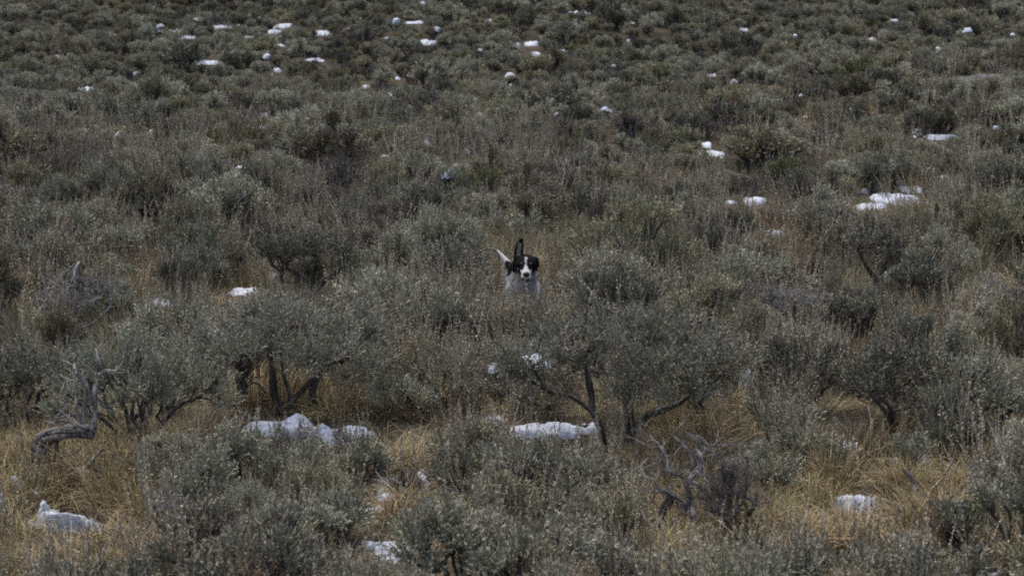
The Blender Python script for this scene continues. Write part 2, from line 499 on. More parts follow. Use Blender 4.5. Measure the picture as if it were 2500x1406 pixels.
proto('mid', 'dead', .50, .38, seed=S + 80, nt_=200, lps=8, leafmat='dark', woodmat='twig', stalks=0, bare=.95, under=.5, lump=.4, wob=.16, rtwig=.002)
proto('mid', 'green', .55, .34, seed=S + 85, nt_=190, lps=30, leafmat='green', stalks=12, detail=10, leaf=(.032, .005), spread=.35, rtwig=.002)
for i, (kind, W, H) in enumerate([('silver', .62, .36), ('silver', .55, .32), ('silver', .70, .34), ('olive', .58, .34), ('olive', .5, .3),
                                  ('dark', .58, .36), ('dark', .50, .32), ('dead', .5, .34), ('green', .52, .3)]):
    proto('far', kind, W, H, seed=S + 90 + i, nt_=(140 if kind == 'dead' else 140), lps=3 if kind == 'dead' else 38, leaf=(.028, .0092),
          leafmat={'dead': 'dark'}.get(kind, kind), woodmat='twig' if kind == 'dead' else 'bark',
          stalks=0 if kind in ('dead', 'dark') else 5, detail=5, bare={'dead': .9, 'dark': .4}.get(kind, 0), rtwig=.0034, lump=.36, sprig=.06)

GROUPNAME = {'silver': 'sagebrush shrubs on the hillside', 'olive': 'sagebrush shrubs on the hillside',
             'dark': 'sagebrush shrubs on the hillside', 'dead': 'bare dead shrubs on the hillside', 'green': 'green rabbitbrush shrubs'}
NAME = {'silver': 'sagebrush_shrub', 'olive': 'sagebrush_shrub', 'dark': 'sagebrush_shrub', 'dead': 'dead_shrub', 'green': 'rabbitbrush_shrub'}
CAT = {'silver': 'sagebrush', 'olive': 'sagebrush', 'dark': 'sagebrush', 'dead': 'dead shrub', 'green': 'rabbitbrush'}

def spawn(parts, kind, loc, scale, rz, label=None, tilt=(0, 0)):
    e = bpy.data.objects.new(NAME[kind], None); COL.objects.link(e)
    e.empty_display_size = .1
    e.location = loc; e.scale = scale; e.rotation_euler = (tilt[0], tilt[1], rz)
    tag(e, label, CAT[kind], GROUPNAME[kind])
    for nm, me in parts:
        o = bpy.data.objects.new(nm, me); COL.objects.link(o); o.parent = e
        if nm != 'trunk': o["kind"] = "stuff"
    return e

rng = np.random.default_rng(7)
rnd = random.Random(7)
LAND = []           # landmarks for the descriptions: (px, py, phrase)
PLACED = []         # (x, y, radius)

# ------------------------------------------------------------------ ground
def axis(lo, hi, fine_lo, fine_hi, step_f, step_c):
    a = list(np.arange(fine_lo, fine_hi, step_f)); 
    b = list(np.arange(lo, fine_lo, step_c)); c = list(np.arange(fine_hi, hi + step_c, step_c))
    return np.array(b + a + c)
gx = axis(-260, 260, -12, 12, .25, 8.0); gy = axis(-60, 420, 0, 44, .25, 8.0)
X, Y = np.meshgrid(gx, gy, indexing='ij')
Z = ground_z(X, Y)
grain = rng.normal(size=X.shape) * .008 * ((np.abs(X) < 12) & (Y < 44) & (Y > 0))
V = np.stack([X, Y, Z + grain], -1).reshape(-1, 3)
ny = len(gy)
ii, jj = np.meshgrid(np.arange(len(gx) - 1), np.arange(ny - 1), indexing='ij')
F = np.stack([ii * ny + jj, (ii + 1) * ny + jj, (ii + 1) * ny + jj + 1, ii * ny + jj + 1], -1)
g = MB(); g.add(V, F)
tag(obj('ground', g.mesh('ground', M['soil'], True)), 'gently rising hillside of brown soil and plant litter', kind='structure')

# ------------------------------------------------------------------ snow
def snow_mesh(w, d, h, seed, knob=None, rough=.22, far=False, under=False):
    """a ragged sheet or lump of old snow: broken edge, small islands, melt holes"""
    r_ = np.random.default_rng(seed)
    nx, nyy = (46, 34) if not far else (26, 18)
    gx_, gy_ = np.meshgrid(np.linspace(-1.25, 1.25, nx), np.linspace(-1.25, 1.25, nyy), indexing='ij')
    f = 1 - np.hypot(gx_, gy_) ** 2.1 - .9 * np.clip(np.hypot(gx_, gy_) - .8, 0, 1)
    size = max(w, .05)
    fb = np.zeros_like(f)
    for k in range(16):
        fr = 1.6 * 1.32 ** (k * .75); th = r_.uniform(0, 6.28)
        fb += np.sin(fr * (gx_ * math.cos(th) + gy_ * math.sin(th) * min(d / w, 1.5)) + r_.uniform(0, 6.28)) / fr ** .62
    fb = (fb - fb.mean()) / fb.std()
    f = .85 * f + fb * (.20 + rough * .55)
    f -= 2.2 * np.clip(np.maximum(np.abs(gx_), np.abs(gy_)) - .95, 0, 1) / .3
    hl = np.ones_like(f)
    for k in range(6):
        fr = r_.uniform(2, 6); th = r_.uniform(0, 6.28)
        hl += .10 * np.sin(fr * (gx_ * math.cos(th) + gy_ * math.sin(th)) + r_.uniform(0, 6.28))
    z = np.where(f > 0, h * np.minimum(np.clip(f, 0, 1) * 1.25, 1) ** .85 * hl, h * np.clip(f * 3, -.6, 0) - .004)
    X_ = gx_ * w / 2; Y_ = gy_ * d / 2
    if knob is not None:
        kx, ky, kh, kr = knob
        z += kh * np.exp(-(((X_ - kx) ** 2 + (Y_ - ky) ** 2) / kr ** 2)) * (f > 0)
    X_ = X_ + r_.normal(size=f.shape) * w * .006; Y_ = Y_ + r_.normal(size=f.shape) * d * .006
    v = np.stack([X_, Y_, z], -1).reshape(-1, 3)
    i_, j_ = np.meshgrid(np.arange(nx - 1), np.arange(nyy - 1), indexing='ij')
    q = np.stack([i_ * nyy + j_, (i_ + 1) * nyy + j_, (i_ + 1) * nyy + j_ + 1, i_ * nyy + j_ + 1], -1).reshape(-1, 4)
    ff = f.reshape(-1)
    q = q[(ff[q] > 0).sum(1) >= 1]
    mb = MB(); mb.add(v, q)
    if under:
        vb = v.copy(); vb[:, 2] = np.where(ff > 0, -v[:, 2] * .45, v[:, 2])
        mb.add(vb, q[:, ::-1])
    return mb.mesh('snow', M['snow'], True)

CLEAR = []         # photo rectangles kept free of the random shrubs: x0,y0,x1,y1,depth limit
def snow(px, py, w, h, label, lift=0.0, thick=None, rz=0.0, clear=True, knob=None, phrase=None, seed=None, depth=None, group='old snow patches among the shrubs', rough=.30):
    """px,py centre of the patch in the photo; w,h its size there; lift > 0: rests in branches this high"""
    if depth is None:
        p = ground_at(px, py + h * .15)
    else:
        p = at_depth(px, py + h * .3, depth)
    dep = project(p)[2]
    mm = dep / FPX
    if dep > 16: w *= 1.25; h *= 1.15
    W = w * mm
    ang = math.atan2(float(py + 255), FPX)
    if lift or depth is not None:
        D = W * .9; T = h * mm * .42; rough = .5
    else:
        T = thick if thick is not None else min(.28 * h * mm + .010, .05)
        D = max((h * mm - T * .8), .3 * h * mm) / math.sin(ang)
        D = min(D, W * 2.2)
    if lift:
        p = at_depth(px, py + h * .3, dep * (1 - lift / 2.3)); 
    far_ = dep > 14 and not lift
    if far_ and depth is None:
        T = min(max(T, .22 * h * mm), .06); rough = max(rough, .62)
    me = snow_mesh(W * 1.0, D, T, seed if seed is not None else int(px * 7 + py), knob, rough, far_, bool(lift or depth is not None))
    o = obj('snow_patch', me)
    o.location = (p[0], p[1], p[2] - .004 - (0.3 * T if (lift or depth is not None) else 0)); o.rotation_euler = (0, 0, rz)
    tag(o, label, 'snow patch', group)
    if clear: CLEAR.append((px - w * .48, py - h * .5, px + w * .48, py + h * .5, dep - .02) if dep < 14 else (px - w * .25, py - h * .35, px + w * .25, py + h * .05, dep - .02))
    if phrase: LAND.append((px, py, phrase))
    return o

snow(700, 1040, 220, 52, 'long lumpy snow bank below the bush with bare forked trunks, left part', knob=(.05, .05, .03, .06), phrase='the long lumpy snow bank')
snow(845, 1058, 150, 52, 'tapering right end of the long snow bank below the forked trunks', rz=-.3, phrase='the tapering snow bank end')
snow(1345, 1045, 205, 50, 'smooth oblong snow patch in front of the biggest centre sagebrush', phrase='the oblong snow patch at centre')
snow(1440, 1040, 50, 30, 'small snow strip against the left trunk of the biggest sagebrush', thick=.02)
snow(1205, 1022, 46, 26, 'little snow heap left of the smooth oblong patch')
snow(950, 1172, 95, 46, 'flat snow sheet beside golden grass, seen through thin bare twigs', phrase='the flat snow sheet by golden grass')
snow(1025, 1168, 50, 60, 'broken snow lying behind thin twigs right of the flat sheet')
snow(940, 1212, 58, 36, 'small snow lump between the flat sheet and the lowest patch on golden grass')
snow(903, 1245, 66, 30, 'low snow patch on flattened golden grass, lowest of its cluster', phrase='the low snow patch on golden grass')
snow(185, 1282, 210, 40, 'long log-shaped snow strip on straw grass with a knob at its left end', thick=.055, rz=-.12, phrase='the log-shaped snow strip')
snow(122, 1262, 52, 60, 'rounded snow knob standing at the left end of the log-shaped strip', thick=.06)
snow(88, 1278, 36, 24, 'small flat snow toe left of the rounded knob')
snow(38, 1197, 46, 28, 'rounded snow cap perched above the dark hollow at the left edge', thick=.06, phrase='the snow cap above the dark hollow')
snow(88, 1218, 30, 34, 'small curled snow lump right of the rounded cap near the left edge', thick=.05)
snow(2, 1240, 26, 90, 'tall snow lump cut off by the left edge of the picture', thick=.07)
snow(322, 1307, 32, 20, 'isolated egg-shaped snow lump right of the log-shaped strip', thick=.035)
snow(200, 1345, 40, 18, 'thin snow scrap on straw grass below the log-shaped strip', thick=.02)
snow(2095, 1232, 115, 60, 'plump white snow heap on flattened straw grass at lower right', thick=.055, phrase='the plump snow heap on straw')
snow(2050, 1228, 36, 22, 'low left tail of the plump snow heap on straw grass', thick=.02)
snow(2215, 1118, 120, 44, 'wide snow patch behind a small sprig of sagebrush at right', phrase='the wide snow patch at right')
snow(2120, 1122, 95, 40, 'left half of the wide snow patch broken up by dark twigs')
snow(2075, 1090, 45, 34, 'ragged snow among dark stems left of the wide patch')
snow(2123, 857, 18, 22, 'tiny bright snow clump caught in the top of a dark sagebrush', depth=8.3, phrase='the tiny snow clump in the dark sagebrush top')
snow(1817, 944, 38, 42, 'upright snow clump leaning on stems right of the biggest sagebrush', thick=.10, phrase='the upright snow clump')
snow(1700, 1018, 40, 18, 'dirty snow scrap below the right side of the biggest sagebrush')
snow(1217, 886, 60, 26, 'small snow pad at the upper left shoulder of the biggest sagebrush', depth=8.25, phrase='the small snow pad')
snow(1312, 868, 80, 34, 'snow clump resting in leaves on the shoulder of the biggest sagebrush', depth=7.62, phrase='the snow clump in leaves')
snow(500, 797, 74, 56, 'slanting snow patch lower left of the flat-topped dark bush', rz=.5, phrase='the slanting snow patch')
snow(598, 712, 84, 32, 'snow dusted over dark branches left of the flat-topped bush', rz=.4, phrase='the snow dusted branches')
snow(664, 686, 34, 17, 'clean oblong snow cake left of the flat-topped dark bush', thick=.05)
snow(625, 748, 24, 12, 'speck of snow below the clean oblong cake')
snow(405, 741, 70, 28, 'broken snow in dark twigs far left of the flat-topped bush', phrase='the broken snow in twigs')
snow(353, 662, 24, 12, 'little snow pat in green-grey foliage above the broken snow', phrase='the little snow pat')
snow(2180, 482, 115, 34, 'bright snow strip on the right slope, widest in the middle distance', phrase='the bright mid-distance snow strip')
snow(2228, 459, 60, 24, 'small snow step at the upper right end of the bright strip')
snow(2105, 466, 22, 12, 'snow fleck at the upper left of the bright strip')
snow(2125, 503, 84, 24, 'dull snow sheet under grass below the bright strip')
snow(1842, 488, 60, 28, 'snow curl left of the dark thicket in the middle distance', phrase='the snow curl')
snow(1788, 493, 40, 10, 'thin snow line left of the snow curl')
snow(1562, 480, 44, 14, 'faint snow sheet among shrubs at mid distance right of centre', phrase='the faint mid-distance snow sheet')
snow(2183, 670, 60, 34, 'snow between two dark bushes on the right slope', phrase='the snow between two dark bushes')
snow(2270, 745, 20, 14, 'snow glint under the round dark bush on the right')
snow(1890, 570, 50, 26, 'pale snow mound below the dark thicket', phrase='the pale snow mound')
snow(2414, 667, 30, 14, 'small snow patch close to the right edge at mid height', phrase='the small snow patch by the right edge')
snow(1745, 374, 36, 20, 'snow clump beside a dark hollow, lower of two on the right slope', phrase='the lower of two snow clumps')
snow(1724, 352, 24, 16, 'snow clump above the dark hollow, upper of two on the right slope')
snow(375, 321, 46, 20, 'crossed snow streaks beside a dark bush at upper left', phrase='the crossed snow streaks')
snow(640, 311, 18, 10, 'snow flecks left of the green rabbitbrush')
snow(1044, 101, 34, 38, 'arrow-shaped snow patch high on the slope, tallest near the top centre', phrase='the arrow-shaped snow patch', thick=.05)
snow(545, 66, 50, 22, 'snow drift under a dark shrub near the top left', phrase='the upper left snow drift')
snow(462, 93, 34, 20, 'bright snow tongue near the top left, below the drift', phrase='the bright snow tongue')
snow(425, 75, 30, 14, 'thin snow ribbon on a shrub edge near the top left')
snow(695, 63, 46, 22, 'broad snow patch right of the orange grass near the top', phrase='the broad snow patch near the top')
snow(672, 78, 30, 14, 'low snow patch just below the broad one near the top')
snow(788, 80, 30, 20, 'snow smudge in twigs right of the broad top patch')
snow(607, 92, 16, 12, 'snow dot below orange grass near the top left')
snow(685, 113, 26, 14, 'slanting snow streak on a dark shrub, upper left of centre')
snow(772, 145, 44, 12, 'long thin snow ledge over a dark round shrub', phrase='the thin snow ledge')
snow(512, 152, 46, 12, 'snow line under a low shrub, upper left')
snow(678, 172, 14, 18, 'upright snow fleck right of the snow line')
snow(1306, 132, 22, 16, 'wedge of snow on the upper slope right of centre', phrase='the snow wedge')
snow(1296, 106, 26, 16, 'speckled snow just above the wedge')
snow(1355, 125, 42, 8, 'thin snow seam right of the wedge')
snow(1245, 183, 20, 12, 'small tilted snow sliver above a grey tuft', phrase='the tilted snow sliver')
snow(1174, 280, 17, 11, 'lone bright snow egg in mid slope above the dog', phrase='the lone snow egg')
snow(1000, 262, 13, 16, 'small snow sparkle left of the lone snow egg')
snow(1142, 370, 14, 28, 'narrow upright snow scrap between shrubs above the dog', phrase='the narrow snow scrap')
snow(940, 382, 24, 10, 'snow disc beside reddish grass above and left of the dog', phrase='the snow disc by reddish grass')
snow(1118, 404, 26, 7, 'thin snow plate below the narrow upright scrap')
snow(525, 228, 12, 22, 'short vertical snow drop in upper left shrubs')
snow(650, 281, 15, 12, 'snow pebble beside a round shrub, upper left')
snow(636, 311, 20, 10, 'pair of merged snow dots above the rabbitbrush')
snow(212, 216, 32, 12, 'snow smear in twigs, far upper left', phrase='the far upper left snow smear')
snow(205, 318, 15, 8, 'dull snow dot on a shrub top, left slope')
snow(2130, 97, 26, 12, 'oval snow pad near the top right', phrase='the oval snow pad')
snow(1818, 28, 18, 12, 'snow spark near the top edge right of centre')
snow(1817, 73, 18, 9, 'snow cap on a dark shrub below the spark near the top')
snow(2184, 50, 18, 8, 'flat snow chip near the top right')
snow(2352, 25, 14, 10, 'snow dot near the top right corner')
snow(2463, 70, 10, 14, 'upright snow dot at the upper right edge')
snow(2290, 260, 11, 10, 'round snow ball on a shrub, right slope', phrase='the round snow ball')
snow(2285, 333, 110, 12, 'long snow strip behind small dark trees on the right slope', phrase='the long strip behind small dark trunks')
snow(2235, 322, 30, 14, 'snow at the foot of the forked dark bush, right slope')
snow(1972, 286, 20, 10, 'snow cap on a small dark shrub, right of centre slope', phrase='the snow cap on the small dark shrub')
snow(2137, 278, 12, 18, 'twin upright snow flecks in grass, right slope')
snow(1738, 183, 20, 9, 'small snow saucer on the upper right slope', phrase='the small snow saucer')
snow(2060, 395, 26, 10, 'snow beads on a shrub above the bright strip')
snow(2320, 432, 50, 12, 'speckled snow right of the bright strip')
snow(1680, 437, 22, 16, 'pale snow lump between shrubs right of centre')
snow(960, 1345, 110, 60, 'diagonal snow drift under blurred foliage at the bottom centre', rz=-.6, phrase='the diagonal snow drift')
snow(905, 1330, 50, 34, 'upper end of the diagonal drift in blurred leaves')
snow(1685, 1322, 56, 24, 'snow scrap at the foot of the big dead grey bush', phrase='the snow scrap by the dead bush')
snow(1625, 1312, 32, 24, 'small snow bit left of the dead bush foot')
snow(2400, 1400, 90, 16, 'snow strip at the bottom edge on the right')
snow(1405, 1128, 30, 14, 'snow glimpse in the low shrub below the oblong patch', clear=False)
snow(45, 1072, 34, 18, 'small snow bits left of the big twisted trunk')
snow(8, 1090, 40, 16, 'snow flakes at the left edge beside the twisted trunk')
snow(543, 952, 24, 20, 'grey snow pat left of the forked trunk bush')
snow(4, 862, 10, 24, 'snow sliver at the left edge above the twisted trunk bush')
snow(2425, 862, 16, 10, 'snow dot in foliage near the right edge, middle height', depth=8.9)
snow(1010, 55, 40, 7, 'thin snow seam along a shrub top near the top centre')
snow(1098, 10, 14, 8, 'snow dot at the top edge near the centre')
snow(945, 92, 12, 7, 'snow chip left of the arrow-shaped patch')
snow(975, 190, 18, 10, 'snow crumb below the arrow-shaped patch')
snow(893, 212, 18, 8, 'snow crumb left of centre on the upper slope')
snow(1400, 30, 20, 7, 'thin snow sliver near the top right of centre')
snow(1435, 33, 14, 12, 'snow fleck beside the thin sliver near the top')
snow(1535, 98, 10, 10, 'snow dot on the upper slope, right of the wedge')
snow(1250, 207, 10, 6, 'snow mote under the tilted sliver')
snow(1500, 400, 12, 10, 'snow mote on the slope, upper right of the dog')
# clearings: straw grass shows here
for c in [(0, 1085, 300, 1370, 99), (560, 930, 1075, 1020, 7.9), (1570, 1020, 1730, 1250, 99), (1930, 1180, 2240, 1320, 99), (880, 1140, 1070, 1270, 99),
          (1232, 585, 1330, 745, 99), (1205, 600, 1250, 680, 99), (600, 1020, 930, 1085, 99), (60, 880, 320, 1210, 99), (640, 600, 860, 735, 9.5),
          (1585, 1060, 1850, 1300, 99)]:
    CLEAR.append(c)

# ------------------------------------------------------------------ wood drawn as bent, ropy stems
def catmull(P, n):
    P = np.asarray(P, float)
    Q = np.vstack([2 * P[0] - P[1], P, 2 * P[-1] - P[-2]])
    out = []
    for i in range(1, len(Q) - 2):
        for t in np.linspace(0, 1, n, endpoint=False):
            out.append(.5 * ((2 * Q[i]) + (-Q[i - 1] + Q[i + 1]) * t + (2 * Q[i - 1] - 5 * Q[i] + 4 * Q[i + 1] - Q[i + 2]) * t ** 2 + (-Q[i - 1] + 3 * Q[i] - 3 * Q[i + 1] + Q[i + 2]) * t ** 3))
    out.append(Q[-2])
    return np.array(out)
def tube_path(mb, P, R, sides=8, tint=None):
    """one continuous tube with parallel-transported rings"""
    K = len(P)
    T = np.gradient(P, axis=0); T /= np.linalg.norm(T, axis=1, keepdims=True) + 1e-9
    u = np.cross(T[0], [0.3, 1, 0.2]); u /= np.linalg.norm(u)
    rings = []
    a = np.linspace(0, 2 * np.pi, sides, endpoint=False)
    for k in range(K):
        u = u - T[k] * np.dot(u, T[k]); u /= np.linalg.norm(u)
        v = np.cross(T[k], u)
        rings.append(P[k] + R[k] * (np.cos(a)[:, None] * u + np.sin(a)[:, None] * v))
    Xv = np.array(rings).reshape(-1, 3)
    k, j = np.meshgrid(np.arange(K - 1), np.arange(sides), indexing='ij')
    mb.add(Xv, np.stack([k * sides + j, k * sides + (j + 1) % sides, (k + 1) * sides + (j + 1) % sides, (k + 1) * sides + j], -1), None if tint is None else np.full(len(Xv), tint))
def ropy(mb, P, R, rng_, strands=7, n=7):
    """fluted old sagebrush wood: strands twisted round one path"""
    P4 = catmull(np.column_stack([P, R]), n)
    C, RR = P4[:, :3], np.maximum(P4[:, 3], .0006)
    if RR.max() < .006:
        tube_path(mb, C, RR, 5); return
    T = np.gradient(C, axis=0); T /= np.linalg.norm(T, axis=1, keepdims=True) + 1e-9
    u = np.cross(T, [0.1, 1, 0.1]); u /= np.linalg.norm(u, axis=1, keepdims=True) + 1e-9
    v = np.cross(T, u)
    s = np.linspace(0, 1, len(C))
    if RR.max() > .010:      # loose bark fibres
        for q in range(14):
            k0 = rng_.integers(0, len(C) - 6); k1 = min(len(C), k0 + rng_.integers(6, 18))
            a0 = rng_.uniform(0, 6.28) + s[k0:k1] * 1.5
            g_ = C[k0:k1] + (np.cos(a0)[:, None] * u[k0:k1] + np.sin(a0)[:, None] * v[k0:k1]) * (RR[k0:k1] * rng_.uniform(1.0, 1.18))[:, None]
            tube_path(mb, g_, np.full(k1 - k0, .0013), 3, rng_.uniform(0, 1))
    for q in range(strands):
        a = 2 * np.pi * q / strands + rng_.uniform(0, .8) + s * rng_.uniform(.8, 2.2)
        off = .60 * (1 + .25 * np.sin(s * 9 + q)) * (.35 if q == 0 else 1)
        path = C + (np.cos(a)[:, None] * u + np.sin(a)[:, None] * v) * (RR * off)[:, None]
        path = path + rng_.normal(size=path.shape) * (RR * .07)[:, None]
        tube_path(mb, path, RR * (.40 + .14 * np.sin(s * rng_.uniform(4, 11) + q * 2) + rng_.normal(0, .02, len(s))), 6, rng_.uniform(.1, .9))
def stem_set(paths, depth, rng_, zig=.0, slant=0.0, twigs=0):
    """paths: lists of (px, py, radius_px[, extra depth]); returns MB in world coordinates"""
    mb = MB()
    mm = depth / FPX
    for path in paths:
        P = []; R = []
        for k, q in enumerate(path):
            dz = q[3] if len(q) > 3 else rng_.normal(0, .012) * min(k, 1)
            P.append(at_depth(q[0], q[1], depth + dz)); R.append(q[2] * mm)
        ropy(mb, np.array(P), np.array(R), rng_)
        if twigs:
            P = np.array(P)
            for t in range(twigs):
                k = rng_.integers(1, len(P)); a = P[k]
                d = rng_.normal(size=3) * np.array([1, .7, .8]) + np.array([0, 0, .5]); d /= np.linalg.norm(d)
                L = rng_.uniform(.04, .12)
                b_ = a + d * L * .5 + rng_.normal(size=3) * .01; c = a + d * L + rng_.normal(size=3) * .02
                tube_path(mb, np.array([a, b_, c]), np.array([.0022, .0016, .0008]), 4)
                for _ in range(2):
                    e = c + rng_.normal(size=3) * .03 + d * .02
                    tube_path(mb, np.array([b_, (b_ + e) / 2 + rng_.normal(size=3) * .005, e]), np.array([.0015, .0011, .0006]), 3)
    return mb

def localise(mb, origin):
    mb.v = [v - np.asarray(origin, np.float32) for v in mb.v]
    return mb

hr = np.random.default_rng(42)
# ------------------------------------------------------------------ hero shrubs
def hero(kind, bx, by, wpx, hpx, label, phrase=None, seed=1, nt_=None, lps=50, lod_leaf=None, stalks=24, under=.45, stems=None, stem_mat='bark',
         ox=0, twigs=0, stalkmat='stalk', bare=None, lump=.28, flat=0, woodmat=None, depthscale=1.0, stalk_len=(.08, .2), reserve=True, **kw):
    """a shrub with its own meshes: base at photo (bx,by), crown wpx wide and hpx tall there"""
    p = ground_at(bx, by)
    dep = project(p)[2]; mm = dep / FPX
    W, H = wpx * mm * 1.16, hpx * mm * 1.05
    n = nt_ or int(np.clip(W * H * 1050, 100, 600))
    leafmat = {'silver': 'silver', 'olive': 'olive', 'dark': 'dark', 'dead': 'dark', 'green': 'green'}[kind]
    wm = woodmat or {'dead': 'deadwood'}.get(kind, 'bark')
    b = {'dead': .97, 'dark': .32}.get(kind, 0.08) if bare is None else bare
    sc = 1.22 if dep < 6.3 else 1 if dep < 9 else 1.25
    if stems:
        roots_ = np.array([at_depth(q[-1][0], q[-1][1], dep) - p for q in stems]) / np.array([1, depthscale, 1])
    else:
        roots_ = np.array([[ox * mm, 0, -.02], [ox * mm + .03, .02, -.02]])
    parts = make_shrub_meshes(f"hero_{seed}", W, H, nt_=n, lps=int(lps / sc ** 1.5) if kind != 'dead' else 8, seed=seed, leafmat=leafmat, woodmat=wm,
                              leaf=lod_leaf or (.019 * sc, .0052 * sc), stalks=stalks, stalkmat=stalkmat, under=under, bare=b, lump=lump, flat=flat,
                              sides=6, stalk_len=stalk_len, roots=roots_, **kw)
    e = spawn(parts, kind, p, (1, depthscale, 1), 0, label)
    if stems:
        mb = localise(stem_set(stems, dep, hr, twigs=twigs), p)
        o = obj('old_trunk', mb.mesh('old_trunk', M[stem_mat], True), e)
        o.scale = (1, 1 / depthscale, 1)
    if reserve:
        PLACED.append((p[0], p[1], W * .33))
    if phrase: LAND.append((bx, by - hpx * .5, phrase))
    return e

# the three great shrubs of the foreground
hero('silver', 1525, 1105, 640, 375, 'biggest grey-green sagebrush at centre right, standing on several bare dark trunks', 'the biggest sagebrush', seed=11, nt_=900, lps=52,
     stalks=90, under=.44, lump=.22, stems=[
     [(1475, 1085, 8), (1465, 1040, 9), (1450, 1000, 9), (1440, 950, 8), (1432, 905, 5), (1420, 870, 3)],
     [(1530, 1150, 9), (1535, 1080, 12), (1534, 1020, 11), (1530, 965, 9), (1545, 920, 6), (1560, 880, 3)],
     [(1542, 1060, 8), (1570, 1022, 8), (1605, 1004, 8), (1655, 985, 6), (1700, 950, 3)],
     [(1460, 1020, 5), (1400, 970, 5), (1340, 955, 5), (1285, 925, 5), (1240, 905, 3)],
     [(1330, 955, 4), (1300, 900, 4), (1270, 885, 2)]], depthscale=.8)
hero('silver', 735, 1015, 520, 265, 'wide grey-green sagebrush on bare forked trunks above the long snow bank', 'the forked trunk sagebrush', seed=12, nt_=760, lps=52,
     stalks=46, under=.60, lump=.25, stems=[
     [(692, 1012, 9), (672, 965, 10), (664, 905, 8), (655, 860, 8), (630, 825, 5), (590, 810, 3)],
     [(700, 995, 5), (706, 960, 5), (692, 915, 4), (686, 870, 3), (690, 830, 2)],
     [(703, 990, 7), (735, 958, 7), (765, 922, 6), (785, 895, 4), (835, 878, 3)],
     [(598, 965, 9), (586, 920, 11), (600, 885, 9), (632, 850, 7), (660, 820, 4)],
     [(772, 990, 9), (765, 950, 8), (790, 905, 6), (830, 870, 4)],
     [(650, 960, 3), (625, 935, 3), (600, 945, 2)]], depthscale=.75, twigs=2)
hero('silver', 330, 1085, 420, 240, 'dense silvery sagebrush right of the big twisted trunk at left', 'the dense silvery sagebrush at left', seed=13, nt_=420, stalks=40, under=.5, depthscale=.7)
hero('silver', 40, 1035, 330, 190, 'pale sagebrush crown behind the twisted trunk at the left edge', seed=14, nt_=320, stalks=30, under=.5)
# the gnarled old trunk in front of them
p = ground_at(105, 1160); dp = project(p)[2]
e = bpy.data.objects.new('dead_shrub', None); COL.objects.link(e); e.location = p
tag(e, 'big gnarled twisted grey trunk bent sideways with bare upright limbs at left', 'dead shrub', GROUPNAME['dead'])
LAND.append((160, 1060, 'the gnarled twisted trunk'))
mb = stem_set([[(107, 1180, 22), (98, 1118, 20), (106, 1074, 19), (140, 1056, 18), (190, 1050, 17), (230, 1056, 18)],
               [(122, 1140, 9), (112, 1105, 8), (118, 1075, 7)],
               [(128, 1138, 5), (137, 1105, 4), (140, 1075, 5)]], dp, hr)
obj('trunk', localise(mb, p).mesh('trunk', M['oldwood'], True), e)
for k, path in enumerate([[(226, 1055, 10), (233, 1005, 8), (231, 960, 7), (239, 912, 5), (241, 885, 4), (233, 850, 2)],
               [(239, 915, 5), (258, 905, 4), (284, 905, 4), (300, 880, 2), (307, 865, 1)],
               [(210, 1047, 8), (206, 1000, 7), (213, 955, 6), (202, 932, 6), (184, 903, 5), (182, 885, 4), (192, 862, 2)],
               [(184, 900, 4), (165, 885, 3), (145, 878, 1.5)],
               [(199, 1040, 5), (187, 995, 5), (186, 950, 5), (179, 930, 4), (157, 934, 2), (143, 927, 1)],
               [(197, 1040, 5), (160, 1026, 4), (130, 1032, 4), (106, 1028, 2)],
               [(192, 1036, 3), (165, 1015, 2), (140, 1000, 1)], [(186, 1015, 2), (170, 1003, 1.6), (158, 992, 1)],
               [(136, 1116, 4), (165, 1112, 4), (192, 1101, 3)]]):
    mb = stem_set([[(q[0], q[1], q[2] * .8) for q in path]], dp, hr, twigs=2)
    obj('limb', localise(mb, p).mesh('limb', M['deadwood'], True), e)
def woodthing(name, label, cat, group, paths, bx, by, mat='deadwood', twigs=0, phrase=None, depth=None):
    p = ground_at(bx, by); dp = depth or project(p)[2]
    o = obj(name, localise(stem_set(paths, dp, hr, twigs=twigs), p).mesh(name, M[mat], True)); o.location = p
    tag(o, label, cat, group)
    if phrase: LAND.append((bx, by, phrase))
    return o
GB = 'weathered fallen branches'
woodthing('fallen_branch', 'curved weathered grey branch lying on brown litter below the twisted trunk', 'branch', GB,
     [[(150, 1166, 8), (190, 1152, 12), (240, 1166, 13), (300, 1190, 8), (332, 1206, 3)], [(150, 1168, 6), (205, 1145, 7), (235, 1112, 4), (252, 1096, 2)],
      [(225, 1130, 3), (245, 1140, 3), (252, 1165, 2)]], 230, 1185, phrase='the fallen grey branch')
woodthing('fallen_branch', 'dark grey stick poking out of the left end of the long snow bank', 'branch', GB,
     [[(558, 975, 3), (575, 998, 5), (600, 1015, 6), (640, 1040, 4)], [(560, 1000, 2), (556, 960, 1)]], 600, 1035, mat='twig')
woodthing('fallen_branch', 'pale broken stump with curled bark below the wide snow patch at right', 'branch', GB,
     [[(2185, 1245, 4), (2222, 1215, 7), (2232, 1180, 7), (2205, 1145, 3)], [(2188, 1225, 5), (2180, 1190, 3), (2175, 1178, 1)],
      [(2240, 1215, 4), (2290, 1180, 3), (2330, 1120, 2)]], 2210, 1240, phrase='the pale broken stump')
woodthing('fallen_branch', 'thick dark leaning limb beside the right side of the flat-topped bush', 'branch', GB,
     [[(820, 685, 6), (835, 710, 8), (848, 738, 7)]], 845, 735, mat='bark')
